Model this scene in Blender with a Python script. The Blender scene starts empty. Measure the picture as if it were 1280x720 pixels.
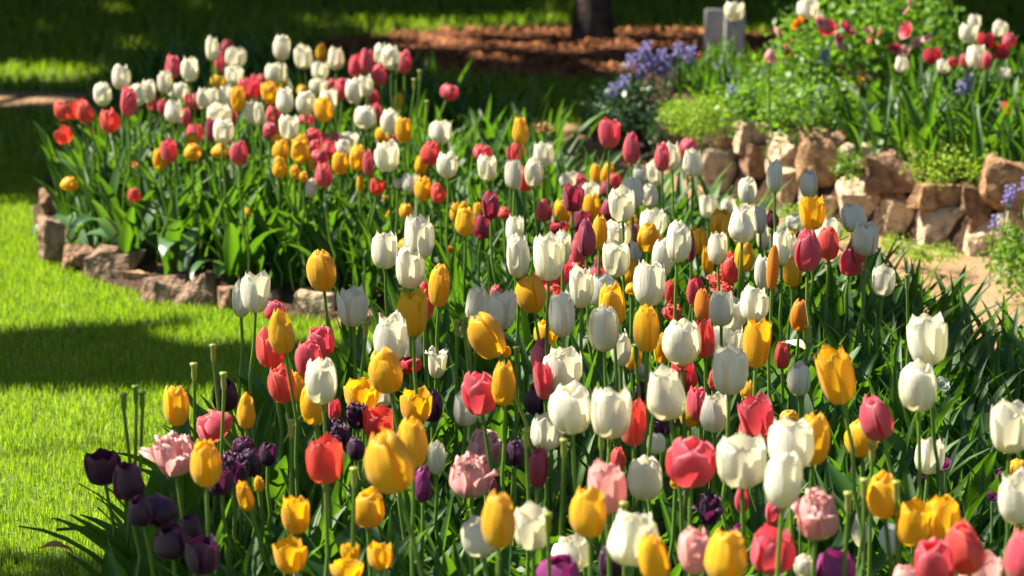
import bpy, bmesh, math, random
import numpy as np
from mathutils import Vector, Matrix
from math import sin, cos, tan, pi, radians, sqrt, atan

random.seed(7)
NR = np.random.default_rng(11)
sc = bpy.context.scene
C = sc.collection

# ------------------------------------------------------------------ camera, sky, sun, exposure
CAMH, PITCH, F = 1.6, radians(12.66), 3733.0
cam_d = bpy.data.cameras.new('camera'); cam = bpy.data.objects.new('camera', cam_d); C.objects.link(cam)
cam.location = (0, 0, CAMH); cam.rotation_euler = (radians(90) - PITCH, 0, 0)
cam_d.sensor_width = 36; cam_d.lens = F / 1280 * 36; cam_d.clip_start = .1; cam_d.clip_end = 500
cam_d.dof.use_dof = True; cam_d.dof.focus_distance = 5.1; cam_d.dof.aperture_fstop = 5.6; cam_d.dof.aperture_blades = 7
sc.camera = cam

SUN_EL = radians(48)
SH = Vector((-.955, .29, 0)).normalized()                 # towards the sun, level
S = Vector((SH.x * cos(SUN_EL), SH.y * cos(SUN_EL), sin(SUN_EL)))
w = bpy.data.worlds.new('World'); sc.world = w; w.use_nodes = True
nt = w.node_tree; bg = nt.nodes['Background']
sky = nt.nodes.new('ShaderNodeTexSky'); sky.sky_type = 'NISHITA'; sky.sun_disc = False
sky.sun_elevation = SUN_EL; sky.sun_rotation = math.atan2(SH.x, SH.y)
nt.links.new(sky.outputs[0], bg.inputs[0]); bg.inputs[1].default_value = .052
sd = bpy.data.lights.new('sun', 'SUN'); sd.energy = 5.0; sd.angle = radians(.53); sd.color = (1, .915, .76)
so = bpy.data.objects.new('sun', sd); C.objects.link(so)
so.rotation_euler = S.to_track_quat('Z', 'Y').to_euler()
sc.view_settings.view_transform = 'Standard'; sc.view_settings.look = 'None'
sc.view_settings.exposure = 1.88; sc.view_settings.gamma = 1
sc.cycles.use_denoising = True
sc.cycles.max_bounces = 6; sc.cycles.diffuse_bounces = 2; sc.cycles.transmission_bounces = 4
sc.cycles.transparent_max_bounces = 4; sc.cycles.sample_clamp_indirect = 4

# ------------------------------------------------------------------ pixel <-> world
def ray(px, py):
    x = (px - 640) / F; y = -(py - 360) / F
    return Vector((x, cos(PITCH) + y * sin(PITCH), -sin(PITCH) + y * cos(PITCH)))
def on_z(px, py, z=0.):
    d = ray(px, py); t = (z - CAMH) / d.z
    return Vector((d.x * t, d.y * t, z))
def at_d(px, py, D):                                       # D = depth along the camera axis
    d = ray(px, py); return Vector((0, 0, CAMH)) + d * D
def to_px(p):
    yy = p[1] * cos(PITCH) - (p[2] - CAMH) * sin(PITCH)
    zz = p[1] * sin(PITCH) + (p[2] - CAMH) * cos(PITCH)
    return 640 + F * p[0] / yy, 360 - F * zz / yy, yy

# ------------------------------------------------------------------ helpers
def mesh(name, V, Fc, mat=None, smooth=True, uv=None, var=None):
    me = bpy.data.meshes.new(name)
    V = np.asarray(V, dtype=np.float32).reshape(-1, 3); Fc = np.asarray(Fc, dtype=np.int32)
    k = Fc.shape[1]
    me.vertices.add(len(V)); me.vertices.foreach_set('co', V.ravel())
    me.loops.add(Fc.size); me.loops.foreach_set('vertex_index', Fc.ravel())
    me.polygons.add(len(Fc)); me.polygons.foreach_set('loop_start', np.arange(0, Fc.size, k, dtype=np.int32))
    me.update(calc_edges=True)
    if smooth: me.polygons.foreach_set('use_smooth', np.ones(len(Fc), dtype=bool))
    if uv is not None:
        l = me.uv_layers.new(name='UVMap')
        l.data.foreach_set('uv', np.asarray(uv, dtype=np.float32)[Fc.ravel()].ravel())
    if var is not None:
        a = me.attributes.new('var', 'FLOAT', 'POINT'); a.data.foreach_set('value', np.asarray(var, dtype=np.float32))
    if mat: me.materials.append(mat)
    me.validate()
    return me
def ob(name, me, parent=None, loc=(0, 0, 0), rot=None, scale=None):
    o = bpy.data.objects.new(name, me); C.objects.link(o); o.location = loc
    if rot is not None: o.rotation_euler = rot
    if scale is not None: o.scale = scale
    if parent: o.parent = parent
    return o
def tag(o, label=None, cat=None, group=None, kind=None):
    if label: o['label'] = label
    if cat: o['category'] = cat
    if group: o['group'] = group
    if kind: o['kind'] = kind
    return o
def grid_faces(n, m, off=0):                               # n rows, m columns of vertices
    i = np.arange(n - 1)[:, None] * m + np.arange(m - 1)[None, :]
    return np.stack([i, i + 1, i + m + 1, i + m], -1).reshape(-1, 4) + off
def in_poly(P, poly):
    P = np.asarray(P); x, y = P[:, 0], P[:, 1]; r = np.zeros(len(P), bool)
    n = len(poly)
    for i in range(n):
        x1, y1 = poly[i]; x2, y2 = poly[(i + 1) % n]
        c = ((y1 > y) != (y2 > y)) & (x < (x2 - x1) * (y - y1) / (y2 - y1 + 1e-12) + x1)
        r ^= c
    return r
def tube(pts, rad, seg=7, cap=True):
    pts = [Vector(p) for p in pts]; V = []; n = len(pts)
    for i, p in enumerate(pts):
        t = (pts[min(i + 1, n - 1)] - pts[max(i - 1, 0)]).normalized()
        a = t.cross(Vector((0, 1, 0.02))).normalized(); b = t.cross(a)
        r = rad[i] if hasattr(rad, '__len__') else rad
        for k in range(seg):
            q = 2 * pi * k / seg; V.append(p + (a * cos(q) + b * sin(q)) * r)
    Fc = [(i * seg + k, i * seg + (k + 1) % seg, (i + 1) * seg + (k + 1) % seg, (i + 1) * seg + k) for i in range(n - 1) for k in range(seg)]
    if cap:
        V.append(pts[-1]); c = len(V) - 1
        Fc += [((n - 1) * seg + k, (n - 1) * seg + (k + 1) % seg, c, c) for k in range(0)]
        for k in range(seg): Fc.append(((n - 1) * seg + k, (n - 1) * seg + (k + 1) % seg, c, (n - 1) * seg + k))
    return np.array([tuple(v) for v in V]), Fc
def fixtri(Fc):                                            # quads that repeat a vertex make degenerate faces: turn them into tris by bmesh-safe form
    return Fc
class MB:
    def __init__(s): s.V = []; s.F = []; s.UV = []; s.R = []; s.n = 0
    def add(s, V, Fc, uv=None, var=0.):
        V = np.asarray(V, dtype=float); Fc = np.asarray(Fc)
        s.V.append(V); s.F.append(Fc + s.n); s.n += len(V)
        s.UV.append(np.zeros((len(V), 2)) if uv is None else uv); s.R.append(np.full(len(V), var))
    def mesh(s, name, mat, smooth=True):
        return mesh(name, np.concatenate(s.V), np.concatenate(s.F), mat, smooth, np.concatenate(s.UV), np.concatenate(s.R))

# ------------------------------------------------------------------ materials
def newmat(name):
    m = bpy.data.materials.new(name); m.use_nodes = True
    n = m.node_tree; n.nodes.clear(); return m, n
def N(n, t, **k):
    x = n.nodes.new(t)
    for a, b in k.items(): setattr(x, a, b)
    return x
def ramp(n, stops, interp='LINEAR'):
    r = N(n, 'ShaderNodeValToRGB'); e = r.color_ramp.elements; r.color_ramp.interpolation = interp
    while len(e) > 1: e.remove(e[-1])
    e[0].position = stops[0][0]; e[0].color = (*stops[0][1], 1)
    for p, c in stops[1:]:
        q = e.new(p); q.color = (*c, 1)
    return r
def mixc(n, a, b, f, mode='MIX'):
    x = N(n, 'ShaderNodeMix', data_type='RGBA', blend_type=mode)
    for s_, v in ((0, f), (6, a), (7, b)):
        if hasattr(v, 'links'): n.links.new(v, x.inputs[s_])
        else: x.inputs[s_].default_value = v if s_ == 0 else (*v, 1)
    return x.outputs[2]

def petal_mat(name, base, mid, edge, trans, tf=.42, streak=.25, rough=.42):
    m, n = newmat(name); L = n.links.new
    uv = N(n, 'ShaderNodeUVMap'); sep = N(n, 'ShaderNodeSeparateXYZ'); L(uv.outputs[0], sep.inputs[0])
    oi = N(n, 'ShaderNodeObjectInfo')
    r = ramp(n, [(0, base), (.34, mid), (1, mid)]); L(sep.outputs[1], r.inputs[0])
    # distance from the midrib towards the edge and tip
    s1 = N(n, 'ShaderNodeMath', operation='SUBTRACT'); L(sep.outputs[0], s1.inputs[0]); s1.inputs[1].default_value = .5
    s2 = N(n, 'ShaderNodeMath', operation='ABSOLUTE'); L(s1.outputs[0], s2.inputs[0])
    s3 = N(n, 'ShaderNodeMath', operation='MULTIPLY'); L(s2.outputs[0], s3.inputs[0]); L(sep.outputs[1], s3.inputs[1])
    s4 = N(n, 'ShaderNodeMath', operation='POWER'); L(s3.outputs[0], s4.inputs[0]); s4.inputs[1].default_value = 1.6
    s5 = N(n, 'ShaderNodeMath', operation='MULTIPLY', use_clamp=True); L(s4.outputs[0], s5.inputs[0]); s5.inputs[1].default_value = 3.2
    c = mixc(n, r.outputs[0], edge, s5.outputs[0])
    mp = N(n, 'ShaderNodeMapping'); mp.inputs['Scale'].default_value = (26, 1.6, 1); L(uv.outputs[0], mp.inputs[0])
    ad = N(n, 'ShaderNodeVectorMath', operation='ADD'); L(mp.outputs[0], ad.inputs[0])
    cb = N(n, 'ShaderNodeCombineXYZ'); mm = N(n, 'ShaderNodeMath', operation='MULTIPLY'); L(oi.outputs['Random'], mm.inputs[0]); mm.inputs[1].default_value = 60
    L(mm.outputs[0], cb.inputs[2]); L(cb.outputs[0], ad.inputs[1])
    no = N(n, 'ShaderNodeTexNoise'); no.inputs['Scale'].default_value = 1; no.inputs['Detail'].default_value = 3; L(ad.outputs[0], no.inputs[0])
    st = ramp(n, [(.3, (1 - streak,) * 3), (.65, (1, 1, 1))]); L(no.outputs[0], st.inputs[0])
    c = mixc(n, c, st.outputs[0], 1., 'MULTIPLY')
    vr = ramp(n, [(0, (.82, .80, .84)), (1, (1.0, 1.0, 1.0))]); L(oi.outputs['Random'], vr.inputs[0])
    c = mixc(n, c, vr.outputs[0], 1., 'MULTIPLY')
    p = N(n, 'ShaderNodeBsdfPrincipled'); p.inputs['Roughness'].default_value = rough; p.inputs['Specular IOR Level'].default_value = .4
    p.inputs['Sheen Weight'].default_value = .15
    L(c, p.inputs['Base Color'])
    t = N(n, 'ShaderNodeBsdfTranslucent'); tc = mixc(n, c, trans, .75); L(tc, t.inputs[0])
    b = N(n, 'ShaderNodeBump'); b.inputs['Strength'].default_value = .55; b.inputs['Distance'].default_value = .003
    L(no.outputs[0], b.inputs['Height']); L(b.outputs[0], p.inputs['Normal'])
    x = N(n, 'ShaderNodeMixShader'); x.inputs[0].default_value = tf
    L(p.outputs[0], x.inputs[1]); L(t.outputs[0], x.inputs[2])
    o = N(n, 'ShaderNodeOutputMaterial'); L(x.outputs[0], o.inputs[0])
    return m
PM = {
 'w': petal_mat('white_petal', (.62, .62, .20), (.80, .80, .70), (.86, .86, .80), (.88, .80, .48), .42, .12),
 'y': petal_mat('yellow_petal', (.74, .60, .02), (.84, .49, .008), (.88, .57, .015), (.95, .54, .01), .42, .16),
 'r': petal_mat('coral_petal', (.72, .28, .10), (.72, .075, .06), (.82, .26, .20), (.95, .07, .03), .42, .22),
 'k': petal_mat('rose_petal', (.62, .32, .16), (.66, .075, .12), (.80, .34, .38), (.9, .07, .09), .40, .25),
 'c': petal_mat('crimson_petal', (.45, .03, .03), (.48, .015, .03), (.60, .05, .08), (.7, .02, .03), .36, .2),
 'm': petal_mat('plum_petal', (.32, .04, .05), (.32, .035, .075), (.46, .11, .20), (.6, .03, .07), .34, .2),
 'p': petal_mat('pale_pink_petal', (.80, .68, .42), (.84, .42, .42), (.88, .68, .62), (.95, .45, .38), .42, .28),
 'd': petal_mat('dark_purple_petal', (.05, .008, .03), (.04, .008, .04), (.11, .02, .09), (.25, .02, .14), .3, .35, .36),
 'v': petal_mat('violet_petal', (.22, .02, .12), (.26, .02, .17), (.42, .08, .30), (.4, .03, .2), .34, .25),
 'o': petal_mat('orange_petal', (.75, .35, .03), (.80, .30, .02), (.85, .40, .06), (.9, .32, .01), .42, .2),
}
CN = {'w': 'white', 'y': 'yellow', 'r': 'coral red', 'k': 'rose pink', 'c': 'crimson', 'm': 'plum', 'p': 'pale pink', 'd': 'dark purple', 'v': 'violet', 'o': 'orange'}

def leaf_mat(name, dark, light, trans, tf=.4, rough=.42, spec=.5, scale=9, vein=.16):
    m, n = newmat(name); L = n.links.new
    oi = N(n, 'ShaderNodeObjectInfo'); at = N(n, 'ShaderNodeAttribute', attribute_name='var')
    s = N(n, 'ShaderNodeMath', operation='ADD'); L(oi.outputs['Random'], s.inputs[0]); L(at.outputs['Fac'], s.inputs[1])
    fr = N(n, 'ShaderNodeMath', operation='FRACT'); L(s.outputs[0], fr.inputs[0])
    c = ramp(n, [(0, dark), (1, light)]); L(fr.outputs[0], c.inputs[0])
    uv = N(n, 'ShaderNodeUVMap'); mp = N(n, 'ShaderNodeMapping'); mp.inputs['Scale'].default_value = (22, 1.2, 1); L(uv.outputs[0], mp.inputs[0])
    no = N(n, 'ShaderNodeTexNoise'); no.inputs['Scale'].default_value = 1; no.inputs['Detail'].default_value = 2; L(mp.outputs[0], no.inputs[0])
    st = ramp(n, [(.3, (1 - vein,) * 3), (.7, (1, 1, 1))]); L(no.outputs[0], st.inputs[0])
    col = mixc(n, c.outputs[0], st.outputs[0], 1., 'MULTIPLY')
    p = N(n, 'ShaderNodeBsdfPrincipled'); p.inputs['Roughness'].default_value = rough; p.inputs['Specular IOR Level'].default_value = spec
    L(col, p.inputs['Base Color'])
    b = N(n, 'ShaderNodeBump'); b.inputs['Strength'].default_value = .3; b.inputs['Distance'].default_value = .002
    L(no.outputs[0], b.inputs['Height']); L(b.outputs[0], p.inputs['Normal'])
    t = N(n, 'ShaderNodeBsdfTranslucent'); tc = mixc(n, col, trans, .75); L(tc, t.inputs[0])
    x = N(n, 'ShaderNodeMixShader'); x.inputs[0].default_value = tf
    L(p.outputs[0], x.inputs[1]); L(t.outputs[0], x.inputs[2])
    o = N(n, 'ShaderNodeOutputMaterial'); L(x.outputs[0], o.inputs[0])
    return m
M_leaf = leaf_mat('tulip_leaf', (.016, .058, .012), (.050, .125, .016), (.17, .40, .010), .33, .46, .32)
M_stem = leaf_mat('flower_stem', (.08, .16, .025), (.15, .26, .04), (.25, .45, .03), .22, .45, .4)
M_grass = leaf_mat('grass_blade', (.08, .19, .012), (.30, .41, .016), (.44, .70, .015), .40, .45, .35)
for _n in M_grass.node_tree.nodes:
    if _n.type == 'VALTORGB' and len(_n.color_ramp.elements) == 2 and _n.color_ramp.elements[1].position == 1:
        _n.color_ramp.elements[1].position = .93; _e = _n.color_ramp.elements.new(.97); _e.color = (.50, .42, .16, 1)
M_tree = leaf_mat('tree_leaf', (.02, .045, .01), (.035, .07, .014), (.05, .1, .01), .03, .5, .4)
M_shrub = leaf_mat('shrub_leaf', (.05, .14, .015), (.15, .28, .03), (.25, .5, .02), .4, .42, .45)
M_moss = leaf_mat('bright_groundcover', (.16, .28, .015), (.26, .40, .02), (.4, .65, .02), .35, .5, .4)
M_waxy = leaf_mat('waxy_leaf', (.05, .13, .05), (.12, .22, .10), (.2, .4, .08), .2, .28, 1.0)
M_darkleaf = leaf_mat('dark_leaf', (.015, .05, .02), (.03, .09, .03), (.05, .14, .03), .25, .35, .6)
M_blue = petal_mat('bluebell_petal', (.28, .24, .55), (.34, .28, .66), (.48, .42, .80), (.45, .38, .85), .35, .2)
M_pod = leaf_mat('seed_pod', (.22, .28, .06), (.34, .36, .08), (.4, .5, .06), .2, .5, .4)
M_dry = leaf_mat('dried_petal', (.30, .17, .07), (.42, .25, .10), (.5, .3, .1), .3, .7, .2)

def ground_mat(name, stops, scale, bump, bscale, rough=.9, detail=8, stops2=None):
    m, n = newmat(name); L = n.links.new
    tc = N(n, 'ShaderNodeTexCoord')
    a = N(n, 'ShaderNodeTexNoise'); a.inputs['Scale'].default_value = scale; a.inputs['Detail'].default_value = detail; a.inputs['Roughness'].default_value = .65
    L(tc.outputs['Object'], a.inputs[0])
    c = ramp(n, stops); L(a.outputs[0], c.inputs[0]); col = c.outputs[0]
    b = N(n, 'ShaderNodeTexNoise'); b.inputs['Scale'].default_value = bscale; b.inputs['Detail'].default_value = 6; L(tc.outputs['Object'], b.inputs[0])
    if stops2:
        c2 = ramp(n, stops2); L(b.outputs[0], c2.inputs[0]); col = mixc(n, col, c2.outputs[0], 1., 'MULTIPLY')
    oi = N(n, 'ShaderNodeObjectInfo'); vr = ramp(n, [(0, (.74, .70, .68)), (1, (1, 1, 1))]); L(oi.outputs['Random'], vr.inputs[0])
    col = mixc(n, col, vr.outputs[0], 1., 'MULTIPLY')
    p = N(n, 'ShaderNodeBsdfPrincipled'); p.inputs['Roughness'].default_value = rough; L(col, p.inputs['Base Color']); p.inputs['Specular IOR Level'].default_value = .25
    bp = N(n, 'ShaderNodeBump'); bp.inputs['Strength'].default_value = bump; bp.inputs['Distance'].default_value = .02
    L(b.outputs[0], bp.inputs['Height']); L(bp.outputs[0], p.inputs['Normal'])
    o = N(n, 'ShaderNodeOutputMaterial'); L(p.outputs[0], o.inputs[0]); return m
M_lawn = ground_mat('lawn_soil', [(.3, (.06, .10, .012)), (.7, (.12, .18, .02))], 6, .5, 60)
M_soil = ground_mat('bed_soil', [(.3, (.022, .013, .008)), (.7, (.09, .045, .025))], 9, 1., 70)
M_path = ground_mat('sandy_path', [(.3, (.25, .15, .08)), (.7, (.40, .265, .15))], 4, .5, 90, stops2=[(.3, (.75, .75, .75)), (.6, (1, 1, 1))])
M_mulch = ground_mat('mulch', [(.3, (.12, .04, .018)), (.7, (.34, .13, .05))], 22, 1., 60, stops2=[(.35, (.4, .4, .4)), (.6, (1, 1, 1))])
M_chip = ground_mat('bark_chip', [(.3, (.16, .055, .02)), (.7, (.42, .17, .065))], 5, .5, 90)
M_bark = ground_mat('tree_bark', [(.3, (.02, .016, .014)), (.7, (.09, .07, .055))], 18, 1., 60)
def rock_mat(name, a, b):
    return ground_mat(name, [(.3, a), (.7, b)], 13, 1., 38, .85, 10, [(.34, (.50, .48, .45)), (.52, (1, 1, 1))])
RM = {'earth': rock_mat('earth_stone', (.15, .095, .065), (.34, .23, .15)), 'tan': rock_mat('tan_stone', (.36, .27, .175), (.58, .45, .31)),
      'brown': rock_mat('brown_stone', (.13, .075, .048), (.36, .22, .135)),
      'grey': rock_mat('grey_stone', (.34, .29, .21), (.52, .44, .32)),
      'pale': rock_mat('pale_stone', (.50, .39, .25), (.72, .58, .40)),
      'rust': rock_mat('rust_stone', (.26, .14, .07), (.50, .33, .18))}
M_board = ground_mat('grey_board', [(.3, (.40, .41, .38)), (.7, (.50, .51, .48))], 10, .2, 80, .6)

# ------------------------------------------------------------------ setting
def W2(pts, z=0.): return [tuple(on_z(x, y, z)[:2]) for x, y in pts]
BED_PX = [(48, 318), (100, 348), (180, 372), (270, 390), (400, 402), (540, 430), (585, 448), (560, 470), (490, 540), (410, 590), (320, 640), (235, 700), (150, 765),
          (60, 1000), (60, 1500), (2200, 1500), (1900, 700), (1300, 455), (1120, 410), (1000, 365), (900, 312), (760, 258), (650, 212), (520, 160), (330, 128), (130, 150), (60, 215), (40, 262)]
BED = W2(BED_PX)
PATH_PX = [(-500, 116), (0, 115), (130, 118), (300, 126), (640, 148), (745, 160), (830, 200), (880, 238), (1000, 275), (1200, 318), (1400, 350), (2200, 520), (2200, 760),
           (1900, 700), (1300, 455), (1120, 410), (1000, 365), (900, 312), (760, 258), (650, 212), (520, 165), (330, 143), (60, 141), (0, 141), (-500, 142)]
PATH = W2(PATH_PX)
MULCH = [(on_z(765, 70).x + 1.12 * cos(a) * (1 + .08 * sin(3 * a)), on_z(725, 70).y + .72 * sin(a) * (1 + .1 * cos(2 * a + 1))) for a in [2 * pi * i / 40 for i in range(40)]]
RAISE = [(on_z(735, 150).x, on_z(735, 150).y), *W2([(770, 185), (850, 222), (905, 244), (1000, 275), (1100, 297), (1200, 318), (1400, 350), (2200, 520)]), (6, 7.5), (6, 10.9), (2.4, 10.9), (1.5, 9.9), (.6, 9.6), (.3, 9.3)]
WALLZ = .20

def sheet(name, poly, z, mat, kind='structure', step=None):
    bm = bmesh.new(); vs = [bm.verts.new((x, y, z)) for x, y in poly]; f = bm.faces.new(vs)
    bmesh.ops.triangulate(bm, faces=[f]); bmesh.ops.recalc_face_normals(bm, faces=bm.faces)
    if bm.faces[:][0].normal.z < 0: bmesh.ops.reverse_faces(bm, faces=bm.faces)
    me = bpy.data.meshes.new(name); bm.to_mesh(me); bm.free(); me.materials.append(mat)
    o = ob(name, me); o['kind'] = kind; return o
sheet('ground', [(-200, -60), (200, -60), (200, 320), (-200, 320)], 0, M_lawn)
sheet('path', PATH, .004, M_path)
sheet('mulch_ring', MULCH, .008, M_mulch)
def heightfield(name, poly, z0, amp, step, mat, z_in):
    step *= .6
    xs = [p[0] for p in poly]; ys = [p[1] for p in poly]
    X = np.arange(max(min(xs), -2.5), min(max(xs), 4.2) + step, step); Y = np.arange(max(min(ys), 1.5), max(ys) + step, step)
    gx, gy = np.meshgrid(X, Y); P = np.stack([gx.ravel(), gy.ravel()], -1)
    z = z_in(P) + NR.uniform(-amp, amp, len(P))
    V = np.column_stack([P, z]); Fc = grid_faces(len(Y), len(X))
    ins = in_poly(P, poly); far_ = poly_dist(P, poly); V[~ins, 2] = -.012
    Fc = Fc[ins[Fc].any(1)]
    o = ob(name, mesh(name, V, Fc, mat, True)); return tag(o, kind='structure')
def poly_dist(P, poly):
    P = np.asarray(P)[:, :2]; d = np.full(len(P), 1e9)
    for i in range(len(poly)):
        a = np.array(poly[i]); b = np.array(poly[(i + 1) % len(poly)]); ab = b - a
        t = np.clip(((P - a) @ ab) / (ab @ ab + 1e-12), 0, 1)
        d = np.minimum(d, np.linalg.norm(P - a - t[:, None] * ab, axis=1))
    return d
heightfield('bed_soil', BED, 0, .006, .05, M_soil, lambda P: .012 + .05 * np.clip(poly_dist(P, BED) / .25, 0, 1))
heightfield('raised_bed_soil', RAISE, 0, .012, .05, M_soil, lambda P: .02 + (WALLZ - .02) * np.clip(poly_dist(P, RAISE) / .09, 0, 1))

# ------------------------------------------------------------------ grass (uncountable)
def blades(name, P, h, wd, mat, lean=.35):
    n = len(P); a = NR.uniform(0, 2 * pi, n); hh = h * NR.uniform(.55, 1.25, n); la = NR.uniform(0, 2 * pi, n); ll = hh * np.abs(NR.normal(0, lean, n))
    dx, dy = np.cos(a) * wd / 2, np.sin(a) * wd / 2; lx, ly = np.cos(la) * ll, np.sin(la) * ll
    z0 = np.zeros(n); x, y = P[:, 0], P[:, 1]
    V = np.stack([np.stack([x - dx, y - dy, z0], -1), np.stack([x + dx, y + dy, z0], -1),
                  np.stack([x + dx * .8 + lx * .35, y + dy * .8 + ly * .35, hh * .6], -1), np.stack([x - dx * .8 + lx * .35, y - dy * .8 + ly * .35, hh * .6], -1),
                  np.stack([x + lx, y + ly, hh], -1)], 1)
    b = np.arange(n)[:, None] * 5
    T = np.concatenate([b + [0, 1, 2], b + [0, 2, 3], b + [3, 2, 4]], 0)
    pv = .5 + .22 * np.sin(x * 9 + 2 * np.sin(y * 5)) * np.sin(y * 7 + 1.3 * np.sin(x * 11)) + NR.normal(0, .2, n)
    pv = np.where(NR.random(n) < .035, .98, np.clip(pv, 0, .93))
    hh *= .75 + .5 * pv; V[:, 2:, 2] *= (.8 + .4 * pv)[:, None]
    return tag(ob(name, mesh(name, V.reshape(-1, 3), T, mat, False, None, np.repeat(pv, 5))), kind='stuff')
def scatter(n, x0, x1, y0, y1, yes=(), no=()):
    P = np.column_stack([NR.uniform(x0, x1, n), NR.uniform(y0, y1, n)])
    for p in no: P = P[~in_poly(P, p)]
    for p in yes: P = P[in_poly(P, p)]
    return P
NO = (BED, PATH, MULCH, RAISE)
g1 = blades('lawn_grass', scatter(230000, -2.0, .1, 4.4, 8.9, no=NO), .021, .0022, M_grass)
g3 = blades('lawn_grass', scatter(90000, -4.2, -2.0, 4.4, 8.9, no=NO), .024, .004, M_grass); tag(g3, 'more of the mown lawn reaching away past the left edge', 'grass')
tag(g1, 'bright green mown lawn to the left of the beds', 'grass')
g2 = blades('shaded_grass', scatter(120000, -4.2, 4.2, 8.6, 14.5, no=NO), .045, .006, M_grass)
tag(g2, 'dark shaded lawn around the mulch ring and beyond the path', 'grass')
# bark chips on the mulch
P = scatter(22000, -1.2, 2.2, 9.9, 12.8, yes=(MULCH,), no=(RAISE,))
n = len(P); a = NR.uniform(0, 2 * pi, n); l = NR.uniform(.005, .017, n); q = NR.uniform(.002, .006, n); ti = NR.uniform(-.6, .6, n)
ax = np.stack([np.cos(a) * l, np.sin(a) * l, ti * l], -1); bx_ = np.stack([-np.sin(a) * q, np.cos(a) * q, NR.uniform(-.5, .5, n) * q], -1)
c0 = np.column_stack([P, NR.uniform(.012, .03, n)])
V = np.stack([c0 - ax - bx_, c0 + ax - bx_, c0 + ax + bx_, c0 - ax + bx_], 1)
tag(ob('bark_chips', mesh('bark_chips', V.reshape(-1, 3), np.arange(4 * n).reshape(-1, 4), M_chip, False)), 'reddish bark mulch chips around the tree trunk', 'mulch', kind='stuff')

# ------------------------------------------------------------------ leaf geometry
def leaf_geo(L, Wd, arch, fold=.45, wave=.05, n=9, m=5, base=.35, r=random):
    V = []; UV = []; ph = r.uniform(0, 6); x = z = 0.; ang = radians(90) - r.uniform(.02, .15)
    tw = r.uniform(-.5, .5)
    for i in range(n):
        t = i / (n - 1)
        wdt = Wd * (base + (1 - base) * min(1, t / .35)) * (1 if t < .4 else max(.0, 1 - ((t - .4) / .6) ** 1.9)) * .5
        for j in range(m):
            u = (j / (m - 1) - .5) * 2; fz = fold * abs(u) * wdt; wv = wave * Wd * sin(ph + 7 * t + (2 if u > 0 else 0)) * abs(u)
            yy = u * wdt * (1 - .15 * fold)
            # normal of the centre line points to -x side
            nx, nz = -sin(ang), cos(ang)
            px_, pz_ = x + nx * (fz + wv), z + nz * (fz + wv)
            c, s_ = cos(tw * t), sin(tw * t)
            V.append((px_ * c - yy * s_, px_ * s_ + yy * c, pz_)); UV.append((j / (m - 1), t))
        if i < n - 1:
            ang -= arch / (n - 1) * (0.3 + 1.4 * t); x += cos(ang) * L / (n - 1); z += sin(ang) * L / (n - 1)
    return np.array(V), np.array(UV)
LEAVES = []
for k in range(12):
    V, UV = leaf_geo(1, random.uniform(.15, .22), random.uniform(.2, 1.5), random.uniform(.3, .7))
    LEAVES.append((V, UV, mesh('tulip_leaf', V, grid_faces(9, 5), M_leaf, True, UV)))
NARROW = [leaf_geo(1, random.uniform(.07, .11), random.uniform(.05, .9), .5) for k in range(8)]
BROAD = [(l[0], l[1]) for l in LEAVES]
FLOP = [leaf_geo(1, random.uniform(.24, .34), random.uniform(1.9, 2.7), .25, .12) for k in range(6)]

def place(V, x, y, z, s, rz, tilt=0.):
    c, n_ = cos(rz), sin(rz); t1, t2 = cos(tilt), sin(tilt)
    X = V[:, 0] * t1 + V[:, 2] * t2; Z = -V[:, 0] * t2 + V[:, 2] * t1
    return np.column_stack([(X * c - V[:, 1] * n_) * s + x, (X * n_ + V[:, 1] * c) * s + y, Z * s + z])

# ------------------------------------------------------------------ bloom geometry (height 1, width 1)
VV = [0, .08, .2, .4, .62, .82, .93, 1]
PROF = {'closed': ([.12, .5, .80, 1.0, .96, .70, .46, .26], [0, .03, .14, .36, .62, .86, .96, 1.0]),
        'egg':    ([.12, .46, .78, .99, .99, .85, .70, .56], [0, .03, .14, .36, .62, .86, .96, 1.0]),
        'cup':    ([.12, .5, .82, 1.0, 1.0, .92, .86, .84], [0, .03, .14, .36, .62, .86, .95, 1.0]),
        'open':   ([.12, .5, .85, 1.05, 1.2, 1.42, 1.6, 1.75], [0, .03, .14, .36, .62, .80, .86, .88])}
HW = [.10, .42, .72, .98, 1.02, .80, .50, .06]
def petal(form, th0, rs, hs, rr, frill=0., n=13, m=9, lean=0., topk=1.):
    R, Z = PROF[form]; V = []; UV = []; R = [q * (1 + (topk - 1) * min(1, max(0, (zz - .4) / .5))) for q, zz in zip(R, Z)]
    ph = rr.uniform(0, 6); tipj = rr.uniform(-.035, .04); off = rr.uniform(-.05, .07)
    for i in range(n):
        v = i / (n - 1); v2 = 1 - (1 - v) ** 1.25
        r0 = np.interp(v2, VV, R) * rs + off * v2; z0 = np.interp(v2, VV, Z) * hs; hw = np.interp(v2, VV, HW) * .98
        for j in range(m):
            u = (j / (m - 1) - .5) * 2
            ang = u * hw / max(r0, .55) * .92
            r = r0 * (1 + .05 * abs(u) ** 3) - .05 * math.exp(-(u / .22) ** 2) * sin(pi * v2) + frill * .22 * v2 ** 2 * sin(ph + 9 * u + 4 * v)
            z = z0 - (.10 * u * u) * v2 ** 4 + tipj * v2 ** 3 + frill * .10 * v2 ** 3 * sin(ph * 2 + 11 * u)
            # edges stay flatter than the round wall
            r *= 1 + .06 * (1 - cos(ang))
            V.append((r * cos(th0 + ang) * .5, r * sin(th0 + ang) * .5, z)); UV.append((j / (m - 1), v))
    return np.array(V), np.array(UV)
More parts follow.
